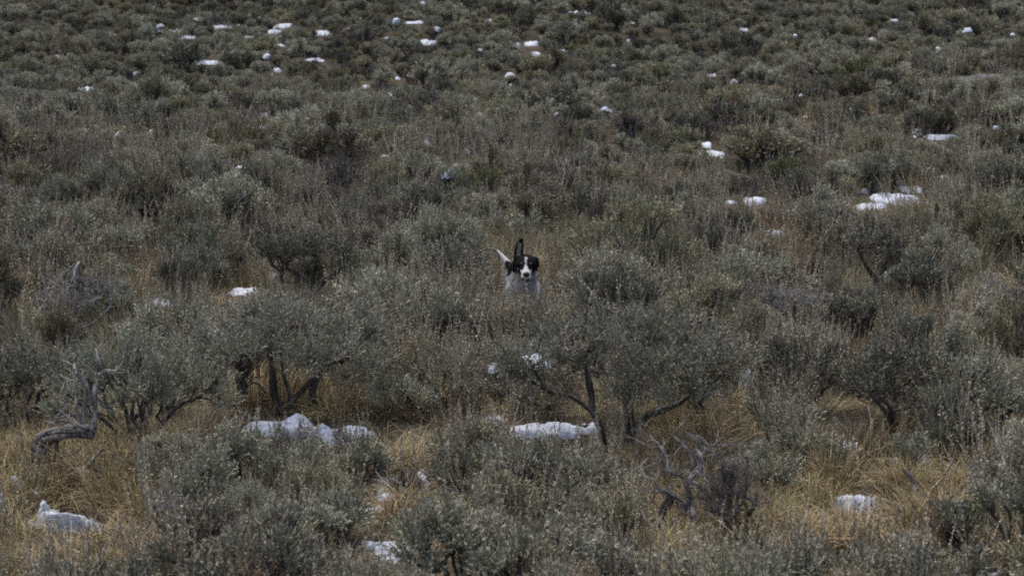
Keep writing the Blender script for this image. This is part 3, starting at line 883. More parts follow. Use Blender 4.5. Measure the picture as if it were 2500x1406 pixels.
# the big dead bush lower right of centre
p = ground_at(1710, 1300); dp = project(p)[2]
e = bpy.data.objects.new('dead_shrub', None); COL.objects.link(e); e.location = p
tag(e, 'big dead grey bush with antler-like bare limbs in front of straw grass', 'dead shrub', GROUPNAME['dead'])
LAND.append((1690, 1190, 'the antler-like dead bush'))
DP = [[(1722, 1325, 13), (1697, 1262, 11), (1685, 1225, 9), (1680, 1190, 7), (1690, 1163, 7), (1709, 1140, 6), (1711, 1112, 4), (1697, 1093, 2)],
      [(1711, 1115, 3), (1722, 1098, 2), (1728, 1085, 1)],
      [(1689, 1163, 5), (1690, 1130, 4), (1685, 1105, 3), (1665, 1086, 3), (1643, 1062, 1.5)],
      [(1680, 1182, 5), (1664, 1163, 4), (1632, 1150, 4), (1628, 1120, 3), (1612, 1093, 3), (1588, 1062, 1)],
      [(1697, 1258, 9), (1670, 1232, 8), (1640, 1208, 7), (1613, 1196, 5), (1600, 1173, 2)], [(1615, 1197, 4), (1595, 1202, 2)],
      [(1642, 1208, 4), (1626, 1178, 3), (1620, 1150, 2), (1608, 1128, 1)],
      [(1690, 1265, 6), (1668, 1250, 4), (1655, 1235, 3), (1650, 1220, 1)],
      [(1600, 1270, 3), (1640, 1272, 5), (1685, 1285, 6)], [(1726, 1290, 4), (1732, 1245, 5), (1750, 1232, 4), (1775, 1222, 2)],
      [(1690, 1180, 3), (1710, 1190, 3), (1712, 1205, 2), (1690, 1215, 1)], [(1705, 1153, 3), (1740, 1165, 2), (1780, 1165, 2)],
      [(1745, 1330, 6), (1765, 1260, 6), (1780, 1195, 5), (1788, 1160, 5), (1789, 1122, 3), (1822, 1118, 1)]]
obj('trunk', localise(stem_set([DP[0]], dp, hr, twigs=3), p).mesh('trunk', M['deadwood'], True), e)
obj('trunk', localise(stem_set([[(1603, 1300, 10), (1618, 1250, 11), (1640, 1208, 9)]], dp, hr), p).mesh('stump', M['bark'], True), e)
for path in DP[1:]:
    obj('limb', localise(stem_set([[(q[0], q[1], q[2] * .78) for q in path]], dp, hr, twigs=8), p).mesh('limb', M['deadwood'], True), e)
hero('dead', 1790, 1325, 210, 210, 'bare grey-brown thicket of fine twigs right of the antler-like limbs', seed=21, nt_=270, lump=.4, woodmat='twig', under=.5, stalks=0, reserve=True)
PLACED.append((p[0], p[1], .12))

# other foreground shrubs, each read off the photograph
H = [
 ('dead', 715, 1110, 130, 62, 'pale twiggy tuft standing in front of the long lumpy snow bank', None, 90, dict(woodmat='deadwood', nt_=150, stalks=24, stalk_len=(.04, .1), lps=8)),
 ('dead', 850, 1112, 120, 55, 'pale twiggy tuft standing in front of the tapering snow bank end', None, 91, dict(woodmat='deadwood', nt_=130, stalks=14, stalk_len=(.04, .1), lps=8)),
 ('dead', 985, 1215, 110, 66, 'thin bare twigs standing over the flat snow sheet', None, 92, dict(woodmat='twig', nt_=90, stalks=4, lps=8)),
 ('dead', 2140, 1145, 120, 60, 'dark bare twigs standing over the wide snow patch at right', None, 93, dict(woodmat='twig', nt_=90, stalks=4, lps=8)),
 ('silver', 1085, 1005, 200, 130, 'stalky grey sagebrush left of the biggest sagebrush, behind the little snow heap', None, 94, dict(stalks=60)),
 ('silver', 1890, 1095, 180, 110, 'low grey sagebrush lower right of the upright snow clump', None, 95, dict(stalks=30)),
 ('olive', 1310, 1010, 130, 60, 'low shaded olive sagebrush beneath the left arm of the biggest one', None, 96, dict(stalks=20)),
 ('silver', 400, 880, 260, 130, 'stalky sagebrush mound above the dense silvery one at left', None, 97, dict(stalks=80, stalk_len=(.1, .26))),
 ('silver', 480, 1250, 180, 130, 'stalky sagebrush between the log-shaped strip and the small leafy one', None, 80, dict(stalks=40)),
 ('silver', 800, 1340, 190, 150, 'leafy sagebrush left of the diagonal snow drift', None, 81, dict(stalks=30)),
 ('olive', 1500, 1340, 200, 150, 'olive sagebrush left of the antler-like dead bush near the bottom', None, 82, dict(stalks=40)),
 ('silver', 1840, 1500, 300, 150, 'blurred stalky sagebrush at the bottom edge right of the dead bush', None, 83, dict(stalks=60, stalk_len=(.1, .26))),
 ('silver', 2280, 1490, 300, 150, 'blurred olive-grey sagebrush at the bottom edge near the right corner', None, 84, dict(stalks=40)),
 ('silver', 300, 1500, 320, 110, 'blurred low sagebrush with tall pale stalks at the bottom left', None, 85, dict(stalks=50, stalk_len=(.12, .3))),
 ('silver', 880, 1180, 130, 85, 'low twiggy tuft under the tapering end of the long snow bank', None, 86, dict(stalks=20)),
 ('silver', 2450, 1215, 170, 120, 'low sagebrush at the right edge above the cut-off one', None, 87, dict(stalks=14)),
 ('olive', 1170, 1125, 180, 75, 'low olive sagebrush left of the oblong snow patch', None, 88, dict(stalks=40)),
 ('silver', 480, 960, 200, 130, 'stalky sagebrush left of the forked trunk bush', None, 89, dict(stalks=60, stalk_len=(.1, .26))),
 # kind, base x, base y, width, height, label, phrase, seed, extra
 ('silver', 1370, 1275, 320, 185, 'mid-size silvery sagebrush with dark forked stem below the oblong snow patch', 'the dark forked stem shrub', 31, dict(stalks=40, under=.5)),
 ('silver', 1165, 1250, 250, 175, 'soft grey-green sagebrush full of thin stalks below the small snow heap', 'the stalky sagebrush', 32, dict(stalks=60)),
 ('silver', 1085, 1450, 300, 220, 'out-of-focus pale sagebrush at the bottom edge right of the diagonal snow drift', 'the pale bottom edge sagebrush', 33, dict(stalks=26)),
 ('silver', 620, 1490, 420, 210, 'blurred pale sagebrush along the bottom edge, left of centre', None, 34, dict(stalks=40)),
 ('silver', 720, 1190, 190, 105, 'small leafy sagebrush with dark stems below the long snow bank', None, 35, dict(stalks=14)),
 ('silver', 590, 1160, 150, 105, 'small pale sagebrush tuft lower left of the long snow bank', None, 36, dict(stalks=24)),
 ('silver', 980, 1030, 160, 110, 'small bright-tipped sagebrush standing in shade right of the long snow bank', 'the bright-tipped small sagebrush', 37, dict(stalks=8)),
 ('silver', 1280, 1470, 380, 190, 'blurred sagebrush along the bottom edge just right of centre', None, 38, dict(stalks=60)),
 ('dark', 2180, 1055, 340, 215, 'broad dark sagebrush with a tiny snow clump in its top, right side', 'the broad dark sagebrush', 39, dict(stalks=26, bare=.15, lps=44)),
 ('silver', 2370, 1075, 300, 210, 'dense grey-green sagebrush by the right edge, next to the broad dark one', 'the dense right edge sagebrush', 40, dict(stalks=40)),
 ('silver', 1960, 1000, 240, 180, 'stalky sagebrush between the upright snow clump and the broad dark sagebrush', None, 41, dict(stalks=50)),
 ('silver', 2225, 1165, 90, 85, 'small pale sagebrush sprig standing in front of the wide snow patch', None, 42, dict(stalks=3, nt_=60, under=.55)),
 ('silver', 1990, 1150, 190, 115, 'low sagebrush left of the wide snow patch at right', None, 43, dict(stalks=16)),
 ('silver', 2490, 1400, 190, 240, 'dark-stemmed sagebrush cut off by the lower right edge', 'the cut-off lower right sagebrush', 44, dict(stalks=20, under=.6)),
 ('silver', 2330, 1345, 130, 110, 'small curly sagebrush in straw grass at lower right', None, 45, dict(stalks=6)),
 ('silver', 1870, 1215, 180, 130, 'low grey shrub behind the fine twig thicket at lower right', None, 46, dict(stalks=12)),
 ('silver', 2050, 1480, 380, 130, 'low blurred shrub at the bottom edge below the plump snow heap', None, 47, dict(stalks=50)),
 ('silver', 1640, 1500, 300, 130, 'blurred shrub with pale spikes at the bottom edge below the dead bush', None, 48, dict(stalks=50, stalk_len=(.1, .26))),
 ('dark', 752, 748, 235, 175, 'flat-topped dark bush on a leaning forked trunk left of the dog', 'the flat-topped dark bush', 51,
   dict(under=.66, flat=.5, stalks=12, bare=.42, lps=40, nt_=330, low=-.05, stems=[[(762, 745, 9), (764, 715, 9), (755, 692, 8), (735, 675, 6), (700, 655, 4)], [(764, 715, 8), (785, 690, 8), (815, 668, 6), (845, 645, 4)], [(760, 700, 6), (765, 670, 5), (775, 640, 4)], [(740, 680, 3), (715, 690, 3), (690, 688, 2)]])),
 ('silver', 940, 850, 330, 175, 'broad grey-green sagebrush between the flat-topped bush and the dog', None, 52, dict(stalks=50)),
 ('silver', 1075, 880, 230, 170, 'stalky sagebrush lower left of the dog with dark branches showing', 'the stalky sagebrush lower left of the dog', 53, dict(stalks=50)),
 ('olive', 1215, 880, 190, 125, 'olive sagebrush clump directly in front of the dog', None, 54, dict(stalks=50)),
 ('olive', 1290, 905, 130, 135, 'small olive sagebrush hiding the legs of the dog', None, 78, dict(stalks=30)),
 ('silver', 1355, 900, 220, 140, 'pale stalky sagebrush in front of the dog, on its lower right', None, 55, dict(stalks=60)),
 ('silver', 1500, 790, 300, 165, 'leafy sagebrush right of the dog with many upright seed stalks', 'the leafy sagebrush right of the dog', 56, dict(stalks=70, stalk_len=(.08, .22))),
 ('silver', 1120, 720, 210, 125, 'round grey sagebrush just left of the dog', 'the round grey sagebrush left of the dog', 57, dict(stalks=14)),
 ('silver', 960, 690, 200, 110, 'mid-size sagebrush between the flat-topped bush and the round one by the dog', None, 58, dict(stalks=20)),
 ('dead', 175, 835, 200, 165, 'tangled bare grey bush above the twisted trunk at left', 'the tangled bare grey bush', 59, dict(woodmat='deadwood', under=.55, nt_=230, stems=[[(195, 840, 4), (165, 790, 5), (190, 750, 4), (245, 730, 2)], [(165, 792, 4), (120, 770, 3), (90, 735, 1)], [(170, 800, 4), (215, 795, 3), (270, 750, 2)], [(150, 770, 2), (145, 700, 2), (165, 660, 2), (195, 640, 1)]], stem_mat='deadwood', twigs=3)),
 ('dark', 2260, 770, 175, 140, 'round dark bushy sagebrush on the right slope', 'the round dark bush', 60, dict(bare=.2, lps=44, stalks=10, nt_=300)),
 ('dark', 2140, 735, 150, 185, 'upright dark leafless-topped bush left of the round dark one', 'the upright dark bush', 61, dict(bare=.7, under=.6, stalks=6, stems=[[(2145, 735, 6), (2140, 690, 6), (2115, 650, 4), (2095, 610, 2)], [(2142, 690, 5), (2160, 650, 4), (2180, 600, 2)]])),
 ('dark', 1990, 535, 170, 110, 'dark low thicket beside the snow curl in the middle distance', 'the dark thicket', 62, dict(bare=.4, stalks=6, nt_=240)),
 ('dead', 1475, 600, 100, 120, 'dark bare branchy bush upright above the sagebrush right of the dog', 'the dark bare branchy bush', 63, dict(woodmat='twig', nt_=180, under=.6)),
 ('dead', 1640, 610, 90, 85, 'small purple-grey bare bush right of the dark branchy one', None, 64, dict(woodmat='twig', nt_=150, under=.6)),
 ('dead', 1770, 600, 110, 95, 'purple-grey twiggy dead bush left of the pale snow mound', None, 65, dict(woodmat='twig', nt_=170, under=.6)),
 ('dead', 220, 450, 130, 90, 'pale bare forked shrub with curving limbs on the left slope', 'the pale bare forked shrub', 66, dict(woodmat='deadwood', nt_=150, under=.6)),
 ('dead', 750, 545, 90, 90, 'bare dark twig bush above the flat-topped bush', None, 67, dict(woodmat='twig', nt_=160, under=.6)),
 ('dark', 625, 525, 150, 120, 'dark sagebrush leaning on a black trunk, left of centre', 'the black trunk sagebrush', 68, dict(bare=.3, stalks=8, stems=[[(617, 530, 6), (615, 500, 7), (635, 480, 5), (680, 470, 3)]])),
 ('dark', 430, 380, 120, 90, 'dark bush right of the crossed snow streaks', 'the dark bush by the snow streaks', 69, dict(bare=.4, stalks=4)),
 ('green', 590, 385, 200, 75, 'low deep green rabbitbrush with black shade under it, upper left', 'the deep green rabbitbrush', 70, dict(stalks=14, nt_=240)),
 ('green', 1640, 630, 120, 60, 'small green shrub between bare bushes right of the dog', None, 71, dict(stalks=6, nt_=140)),
 ('dark', 2250, 350, 90, 75, 'small dark forked tree-like shrub in front of the long snow strip', 'the tree-like dark shrub', 72, dict(bare=.6, stalks=0, under=.7, nt_=120)),
 ('dark', 1430, 470, 110, 75, 'flat dark bush on a crooked black stem above the dog to the right', 'the crooked stem bush', 73, dict(bare=.4, stalks=0, under=.65, flat=1, nt_=140)),
 ('silver', 130, 640, 240, 140, 'large grey-green sagebrush mound on the left slope', 'the large left slope mound', 74, dict(stalks=30)),
 ('dark', 860, 160, 5, 5, None, None, 0, None),
 ('dark', 820, 178, 95, 48, 'dark round shrub under the thin snow ledge, upper left of centre', None, 75, dict(bare=.2, stalks=4, nt_=100)),
 ('silver', 1850, 760, 260, 130, 'pale sagebrush with stout dark dead limb on the right slope', None, 76, dict(stalks=40, stems=[[(1885, 745, 5), (1895, 700, 5), (1912, 670, 4), (1915, 640, 2)], [(1910, 675, 3), (1870, 665, 2)], [(1912, 670, 3), (1940, 655, 2)]])),
 ('silver', 1250, 590, 210, 60, 'low greyish sagebrush just behind the raised ear of the dog', None, 77, dict(stalks=14)),
]
for h in H:
    if h[5] is None: continue
    hero(h[0], h[1], h[2], h[3], h[4], h[5], h[6], h[7], **h[8])

# a bent bare limb stands up behind the dog's tail
woodthing('fallen_branch', 'bent dark bare branch sticking up behind the tail of the dog', 'branch', GB,
     [[(1120, 640, 1), (1165, 618, 1.8), (1190, 608, 2.4), (1212, 614, 2), (1222, 640, 2)], [(1165, 618, 2), (1150, 590, 2), (1120, 560, 1)]], 1200, 690, mat='twig', depth=9.9)

# ------------------------------------------------------------------ rock
bm_v, bm_f = [], []
na, nr = 40, 14
r_ = np.random.default_rng(5)
a = np.linspace(0, 2 * np.pi, na, endpoint=False); ph = np.linspace(-.3, np.pi / 2, nr)
A, Ph = np.meshgrid(a, ph)
rad = 1 + .08 * np.sin(3 * A + 1) + .06 * np.sin(5 * A + 4 * Ph) + .04 * np.sin(9 * A + 6 * Ph)
Xr = np.stack([np.cos(A) * np.cos(Ph) * rad * .5, np.sin(A) * np.cos(Ph) * rad * .34, np.sin(Ph) * rad * .11 + .02 * np.sin(A * 7) * np.cos(Ph)], -1).reshape(-1, 3)
k, j = np.meshgrid(np.arange(nr - 1), np.arange(na), indexing='ij')
mb = MB(); mb.add(Xr, np.stack([k * na + j, k * na + (j + 1) % na, (k + 1) * na + (j + 1) % na, (k + 1) * na + j], -1))
o = obj('boulder', mb.mesh('boulder', M['rock'], True)); p = ground_at(2395, 205); o.location = p
tag(o, 'low rounded grey boulder half hidden by shrubs on the upper right slope', 'boulder')
CLEAR.append((2365, 178, 2430, 196, project(p)[2] - .1)); LAND.append((2395, 192, 'the grey boulder'))

# ------------------------------------------------------------------ dog
def sphere_pts(nu=20, nv=14):
    u = np.linspace(0, 2 * np.pi, nu, endpoint=False); v = np.linspace(0.001, np.pi - .001, nv)
    V_, U_ = np.meshgrid(v, u, indexing='ij')
    X_ = np.stack([np.sin(V_) * np.cos(U_), np.sin(V_) * np.sin(U_), np.cos(V_)], -1).reshape(-1, 3)
    k, j = np.meshgrid(np.arange(nv - 1), np.arange(nu), indexing='ij')
    F_ = np.stack([k * nu + j, (k + 1) * nu + j, (k + 1) * nu + (j + 1) % nu, k * nu + (j + 1) % nu], -1).reshape(-1, 4)
    return X_, F_
SPX, SPF = sphere_pts()
def close_tube(mb, P, R, sides=14, n=4, squash=None):
    """tapered limb with rounded ends"""
    Q = catmull(np.column_stack([P, R]), n)
    P_, R_ = Q[:, :3], Q[:, 3]
    d0 = P_[0] - P_[1]; d0 /= np.linalg.norm(d0); d1 = P_[-1] - P_[-2]; d1 /= np.linalg.norm(d1)
    P_ = np.vstack([P_[0] + d0 * R_[0], P_[0] + d0 * R_[0] * .7, P_, P_[-1] + d1 * R_[-1] * .7, P_[-1] + d1 * R_[-1]])
    R_ = np.concatenate([[R_[0] * .02, R_[0] * .7], R_, [R_[-1] * .7, R_[-1] * .02]])
    tube_path(mb, P_, R_, sides)
def ell(mb, c, r, rot=(0, 0, 0)):
    Rm = np.array(Matrix.Rotation(rot[2], 3, 'Z') @ Matrix.Rotation(rot[1], 3, 'Y') @ Matrix.Rotation(rot[0], 3, 'X'))
    mb.add((SPX * np.array(r)) @ Rm.T + np.array(c), SPF)

# dog frame: origin on the ground below the chest, -y towards the camera, x to the right of the photo
dogbase = ground_at(1283, 822)
DZ0 = dogbase[2]
hc = at_depth(1284, 650, project(dogbase)[2] - .16)      # head centre
HC = hc - dogbase
bd = MB()
hx, hy, hz = HC
ell(bd, (hx, hy + .010, hz + .012), (.060, .070, .055))                  # skull
ell(bd, (hx - .026, hy + .005, hz - .006), (.032, .045, .034)); ell(bd, (hx + .026, hy + .005, hz - .006), (.032, .045, .034))   # cheeks
close_tube(bd, np.array([(hx, hy - .02, hz - .004), (hx, hy - .07, hz - .024), (hx + .001, hy - .108, hz - .040)]), np.array([.038, .029, .023]))   # muzzle
ell(bd, (hx - .013, hy - .093, hz - .050), (.017, .030, .018)); ell(bd, (hx + .013, hy - .093, hz - .050), (.017, .030, .018))   # flews
close_tube(bd, np.array([(hx, hy - .0, hz - .045), (hx + .001, hy - .05, hz - .076), (hx + .002, hy - .080, hz - .088)]), np.array([.024, .018, .012]))  # lower jaw, open
# brows
ell(bd, (hx - .024, hy - .040, hz + .016), (.018, .016, .010)); ell(bd, (hx + .024, hy - .040, hz + .016), (.018, .016, .010))
# raised ear (left in the photo): flat leaf flung up; other ear folded back and down
ebx = hx - .046
close_tube(bd, np.array([(ebx, hy + .015, hz + .025), (ebx + .004, hy + .020, hz + .070), (ebx + .012, hy + .018, hz + .112), (ebx + .020, hy + .012, hz + .142)]), np.array([.019, .027, .023, .015]))
close_tube(bd, np.array([(hx + .050, hy + .02, hz + .042), (hx + .059, hy + .027, hz + .034), (hx + .062, hy + .030, hz + .008), (hx + .059, hy + .026, hz - .024)]), np.array([.011, .011, .012, .007]))
close_tube(bd, np.array([(hx - .052, hy + .03, hz + .030), (hx - .066, hy + .035, hz + .0), (hx - .064, hy + .03, hz - .035)]), np.array([.016, .017, .010]))
# neck, chest, trunk
cx, cy = hx - .010, hy + .22
close_tube(bd, np.array([(hx, hy + .03, hz - .01), (hx - .004, hy + .10, hz - .035), (cx, cy - .02, hz - .085)]), np.array([.052, .060, .074]))
ell(bd, (cx, cy - .04, hz - .13), (.066, .10, .084))                    # deep chest
ell(bd, (cx - .052, cy + .0, hz - .13), (.034, .07, .078)); ell(bd, (cx + .048, cy + .0, hz - .13), (.034, .07, .078))   # shoulders
close_tube(bd, np.array([(cx, cy, hz - .140), (cx - .005, cy + .20, hz - .140), (cx - .012, cy + .38, hz - .130)]), np.array([.072, .066, .058]))
ell(bd, (cx - .045, cy + .40, hz - .155), (.044, .08, .085)); ell(bd, (cx + .025, cy + .40, hz - .155), (.044, .08, .09))    # haunches
fz = -hz + hz
# front legs, one reaching forward
close_tube(bd, np.array([(cx - .066, cy - .02, hz - .15), (cx - .070, cy - .05, hz - .25), (cx - .068, cy - .02, hz - .33), (cx - .068, cy - .05, .018)]), np.array([.040, .026, .020, .018]))
close_tube(bd, np.array([(cx + .060, cy - .02, hz - .14), (cx + .075, cy - .12, hz - .20), (cx + .078, cy - .19, hz - .27), (cx + .078, cy - .23, .05)]), np.array([.040, .027, .020, .018]))
ell(bd, (cx - .068, cy - .07, .018), (.022, .034, .018)); ell(bd, (cx + .078, cy - .25, .045), (.022, .034, .018))
# hind legs: thigh forward to the knee, hock back, shank down
for sx, ph_ in ((-.050, 0), (.03, .07)):
    gz = .015
    close_tube(bd, np.array([(cx + sx, cy + .40, hz - .13), (cx + sx - .01, cy + .30 + ph_, hz - .24), (cx + sx, cy + .46 + ph_, hz - .31), (cx + sx, cy + .42 + ph_, gz + .01)]), np.array([.062, .034, .020, .017]))
    ell(bd, (cx + sx, cy + .395 + ph_, gz), (.022, .036, .018))
# tail, raised and leaning to the left of the photo
tb = at_depth(1252, 662, project(dogbase)[2] + .40) - dogbase
tt_ = at_depth(1215, 612, project(dogbase)[2] + .47) - dogbase
tm = .5 * (tb + tt_) + np.array([.010, 0, -.008])
close_tube(bd, np.array([(cx - .03, cy + .42, hz - .09), tb, tm, tt_]), np.array([.030, .023, .019, .007]))
me0 = bd.mesh('dog_raw', M['coat'])
tmp = bpy.data.objects.new('dog_raw', me0); COL.objects.link(tmp)
# thin the raised ear before the skin is closed: done by squashing those vertices in y
co = np.empty(len(me0.vertices) * 3, np.float32); me0.vertices.foreach_get("co", co); co = co.reshape(-1, 3)
ear = (co[:, 2] > hz + .055) & (co[:, 0] < hx)
co[ear, 1] = hy + .016 + (co[ear, 1] - hy - .016) * .42
me0.vertices.foreach_set("co", co.ravel())
rm = tmp.modifiers.new("skin", 'REMESH'); rm.mode = 'VOXEL'; rm.voxel_size = .0045; rm.use_smooth_shade = True
sm = tmp.modifiers.new("soft", 'SMOOTH'); sm.iterations = 5; sm.factor = .5
dg = bpy.context.evaluated_depsgraph_get()
body_me = bpy.data.meshes.new_from_object(tmp.evaluated_get(dg))
bpy.data.objects.remove(tmp)
body_me.name = 'dog_body'
n = len(body_me.vertices)
co = np.empty(n * 3, np.float32); body_me.vertices.foreach_get("co", co); co = co.reshape(-1, 3).astype(float)
x, y, z = co[:, 0] - hx, co[:, 1] - hy, co[:, 2] - hz
r_ = np.random.default_rng(9)
jit = .004 * np.sin(x * 400 + z * 310) + .003 * np.sin(z * 700 + y * 500)
WHITE, BLACK, TAN, GREY = np.array([.37, .37, .375]), np.array([.0055, .005, .0065]), np.array([.26, .12, .045]), np.array([.14, .135, .13])
colr = np.tile(WHITE, (n, 1))
head = (y < .085) & (z > -.10)
blackhead = head & (z > -.040 + np.clip((-y - .02), 0, 1) * .2) & ~((np.abs(x + .001 + jit * .4) < .0062 + np.clip((.010 - z), 0, .07) * .36) & (z < .055)) & (y > -.085)
blackhead &= ~((y < -.045) & (z < -.012))
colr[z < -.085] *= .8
colr[blackhead] = BLACK
ears = (z > -.055) & (y > -.01) & (y < .08) & ((np.abs(x) > .056) | ((x < -.022) & (z > .045)))
colr[ears] = BLACK
inner = (z > .060) & (x < 0) & (y < .012) & (np.abs(x - (-.046 + .14 * (z - .03))) < .011) & (z < .13)
colr[inner] = np.array([.17, .145, .12])
brow = ((np.abs(np.abs(x) - .024) < .006) & (np.abs(z - .024) < .005) & (y < -.02)); colr[brow] = np.array([.12, .07, .04])
lip = (y < -.075) & (z < -.046) & (x < -.010) & (x > -.034); colr[lip] = TAN
bx_ = co[:, 0] - cx; by_ = co[:, 1] - cy; 
saddle = (by_ > .03) & (by_ < .36) & (z > -.15 + .03 * np.sin(by_ * 25)) & (np.abs(bx_) < .2)
colr[saddle] = BLACK
band = (by_ > -.02) & (by_ < .06) & (bx_ < -.045) & (z > -.17 + jit * 4) ; colr[band & (z > -.075)] = BLACK
spk = (np.sin(co[:, 0] * 310 + 1.3 * np.sin(co[:, 2] * 200)) * np.sin(co[:, 2] * 270 + 2 * np.sin(co[:, 1] * 170)) > .50) & (z < -.06)
colr[spk & ~blackhead & (by_ < .2)] = GREY
mouth = (np.abs(x) < .020) & (y < -.045) & (z < -.058) & (z > -.078) ; colr[mouth] = np.array([.03, .015, .014])
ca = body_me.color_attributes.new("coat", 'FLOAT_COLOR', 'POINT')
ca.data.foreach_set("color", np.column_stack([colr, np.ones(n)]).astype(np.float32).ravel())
body_me.materials.clear(); body_me.materials.append(M['coat'])
body_me.polygons.foreach_set("use_smooth", np.ones(len(body_me.polygons), bool))
dog = bpy.data.objects.new('dog', None); COL.objects.link(dog); dog.location = dogbase
tag(dog, 'black and white dog running towards the camera, one ear flung up, mouth open', 'dog')
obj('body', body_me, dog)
def dogpart(name, c, r, mat, rot=(0, 0, 0)):
    mb = MB(); ell(mb, (0, 0, 0), r, rot); o = obj(name, mb.mesh(name, M[mat], True), dog); o.location = c; return o
dogpart('eye', (hx - .025, hy - .046, hz + .004), (.0078, .0070, .0070), 'eye')
dogpart('eye', (hx + .025, hy - .046, hz + .004), (.0078, .0070, .0070), 'eye')
dogpart('nose', (hx + .001, hy - .130, hz - .028), (.0185, .012, .015), 'nose')
dogpart('tongue', (hx + .002, hy - .082, hz - .071), (.012, .026, .0045), 'tongue', (.5, 0, 0))
mb = MB()
# short coat hairs break the outline of chest, cheeks and tail
tri = r_.choice(n, 5200)
nor = np.empty(n * 3, np.float32); body_me.vertices.foreach_get("normal", nor); nor = nor.reshape(-1, 3).astype(float)
keep = (y[tri] > -.03)
tri = tri[keep]
dd = nor[tri] * .5 + np.array([0, .35, -.9]) + r_.normal(size=(len(tri), 3)) * .3
LL = np.where(z[tri] < -.03, .022, .010)
mb.leaves(co[tri] - nor[tri] * .001, dd, LL * r_.uniform(.6, 1.2, len(tri)), .0022, r_, None, .05)
hm = mb.mesh('hair', M['coat'])
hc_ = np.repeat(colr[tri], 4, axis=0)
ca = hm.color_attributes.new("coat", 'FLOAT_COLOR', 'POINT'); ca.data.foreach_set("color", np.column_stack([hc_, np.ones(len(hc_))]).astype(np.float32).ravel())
o = obj('hair', hm, dog); o["kind"] = "stuff"
LAND.append((1283, 690, 'the dog'))
PLACED.append((dogbase[0], dogbase[1], .2)); PLACED.append((dogbase[0], dogbase[1] + .4, .25))

# ------------------------------------------------------------------ the other shrubs: the nearest as individuals
def blocked(p, W, H):
    px, py, dep = project(np.array(p))
    mm = dep / FPX
    x0, x1 = px - W * .42 / mm, px + W * .42 / mm
    y0 = py - H * .92 / mm
    for c in CLEAR:
        if dep < c[4] and x0 < c[2] and x1 > c[0] and y0 < c[3] and py > c[1] - 0:
            return True
    return False
cands = []
grid = {}
def near_ok(x, y, r):
    gi, gj = int(x // 1.0), int(y // 1.0)
    for a in range(gi - 1, gi + 2):
        for b in range(gj - 1, gj + 2):
            for (qx, qy, qr) in grid.get((a, b), ()):
                if (qx - x) ** 2 + (qy - y) ** 2 < (qr + r) ** 2: return False
    return True
for q in PLACED: grid.setdefault((int(q[0] // 1), int(q[1] // 1)), []).append(q)
def field(x, y):
    return .5 + .25 * math.sin(x * 1.3 + y * .7 + 1) + .25 * math.sin(x * .5 - y * .9 + 2)
tries = 0
while tries < 78000:
    tries += 1
    y = math.sqrt(rnd.uniform(4.6 ** 2, 62 ** 2)) if tries < 64000 else math.sqrt(rnd.uniform(4.6 ** 2, 20 ** 2))
    half = y * .31 + 1.0
    x = rnd.uniform(-half, half)
    u = rnd.random()
    f = field(x, y)
    kind = 'silver' if u < (.44 if y < 12 else .32 + .16 * f) else 'olive' if u < .66 + .1 * f else 'dark' if u < .90 else 'dead' if u < .978 else 'green'
    W = rnd.lognormvariate(math.log(.50), .24) * (1.0 if y > 9 else .82); W = min(max(W, .26), .85)
    if not near_ok(x, y, W * (.31 if y < 9 else .34 if y < 18 else .30)): continue
    z = float(ground_z(x, y))
    if y > 16: W *= .92 - .12 * min((y - 16) / 14, 1)
    Hh = W * (rnd.uniform(.55, .85) if y < 14 else rnd.uniform(.42, .66))
    if blocked((x, y, z), W, Hh): continue
    q = (x, y, W * (.31 if y < 9 else .34 if y < 18 else .30)); grid.setdefault((int(x // 1), int(y // 1)), []).append(q)
    cands.append((x, y, z, W, Hh, kind))
cands.sort(key=lambda c: c[1])
def in_view(c):
    px, py, dep = project(np.array(c[:3])); mm = dep / FPX
    return -c[3] * .3 / mm < px < PXW + c[3] * .3 / mm and py - c[4] * 1.1 / mm < PXH and py > -20
sage_n = sum(1 for o in COL.objects if o.name.startswith('sagebrush_shrub'))
counts = {'sage': sage_n, 'dead': 0}
indiv, rest = [], []
for c in cands:
    if in_view(c) and counts['sage'] < 296:
        indiv.append(c)
        if c[5] in ('silver', 'olive', 'dark'): counts['sage'] += 1
    else:
        rest.append(c)

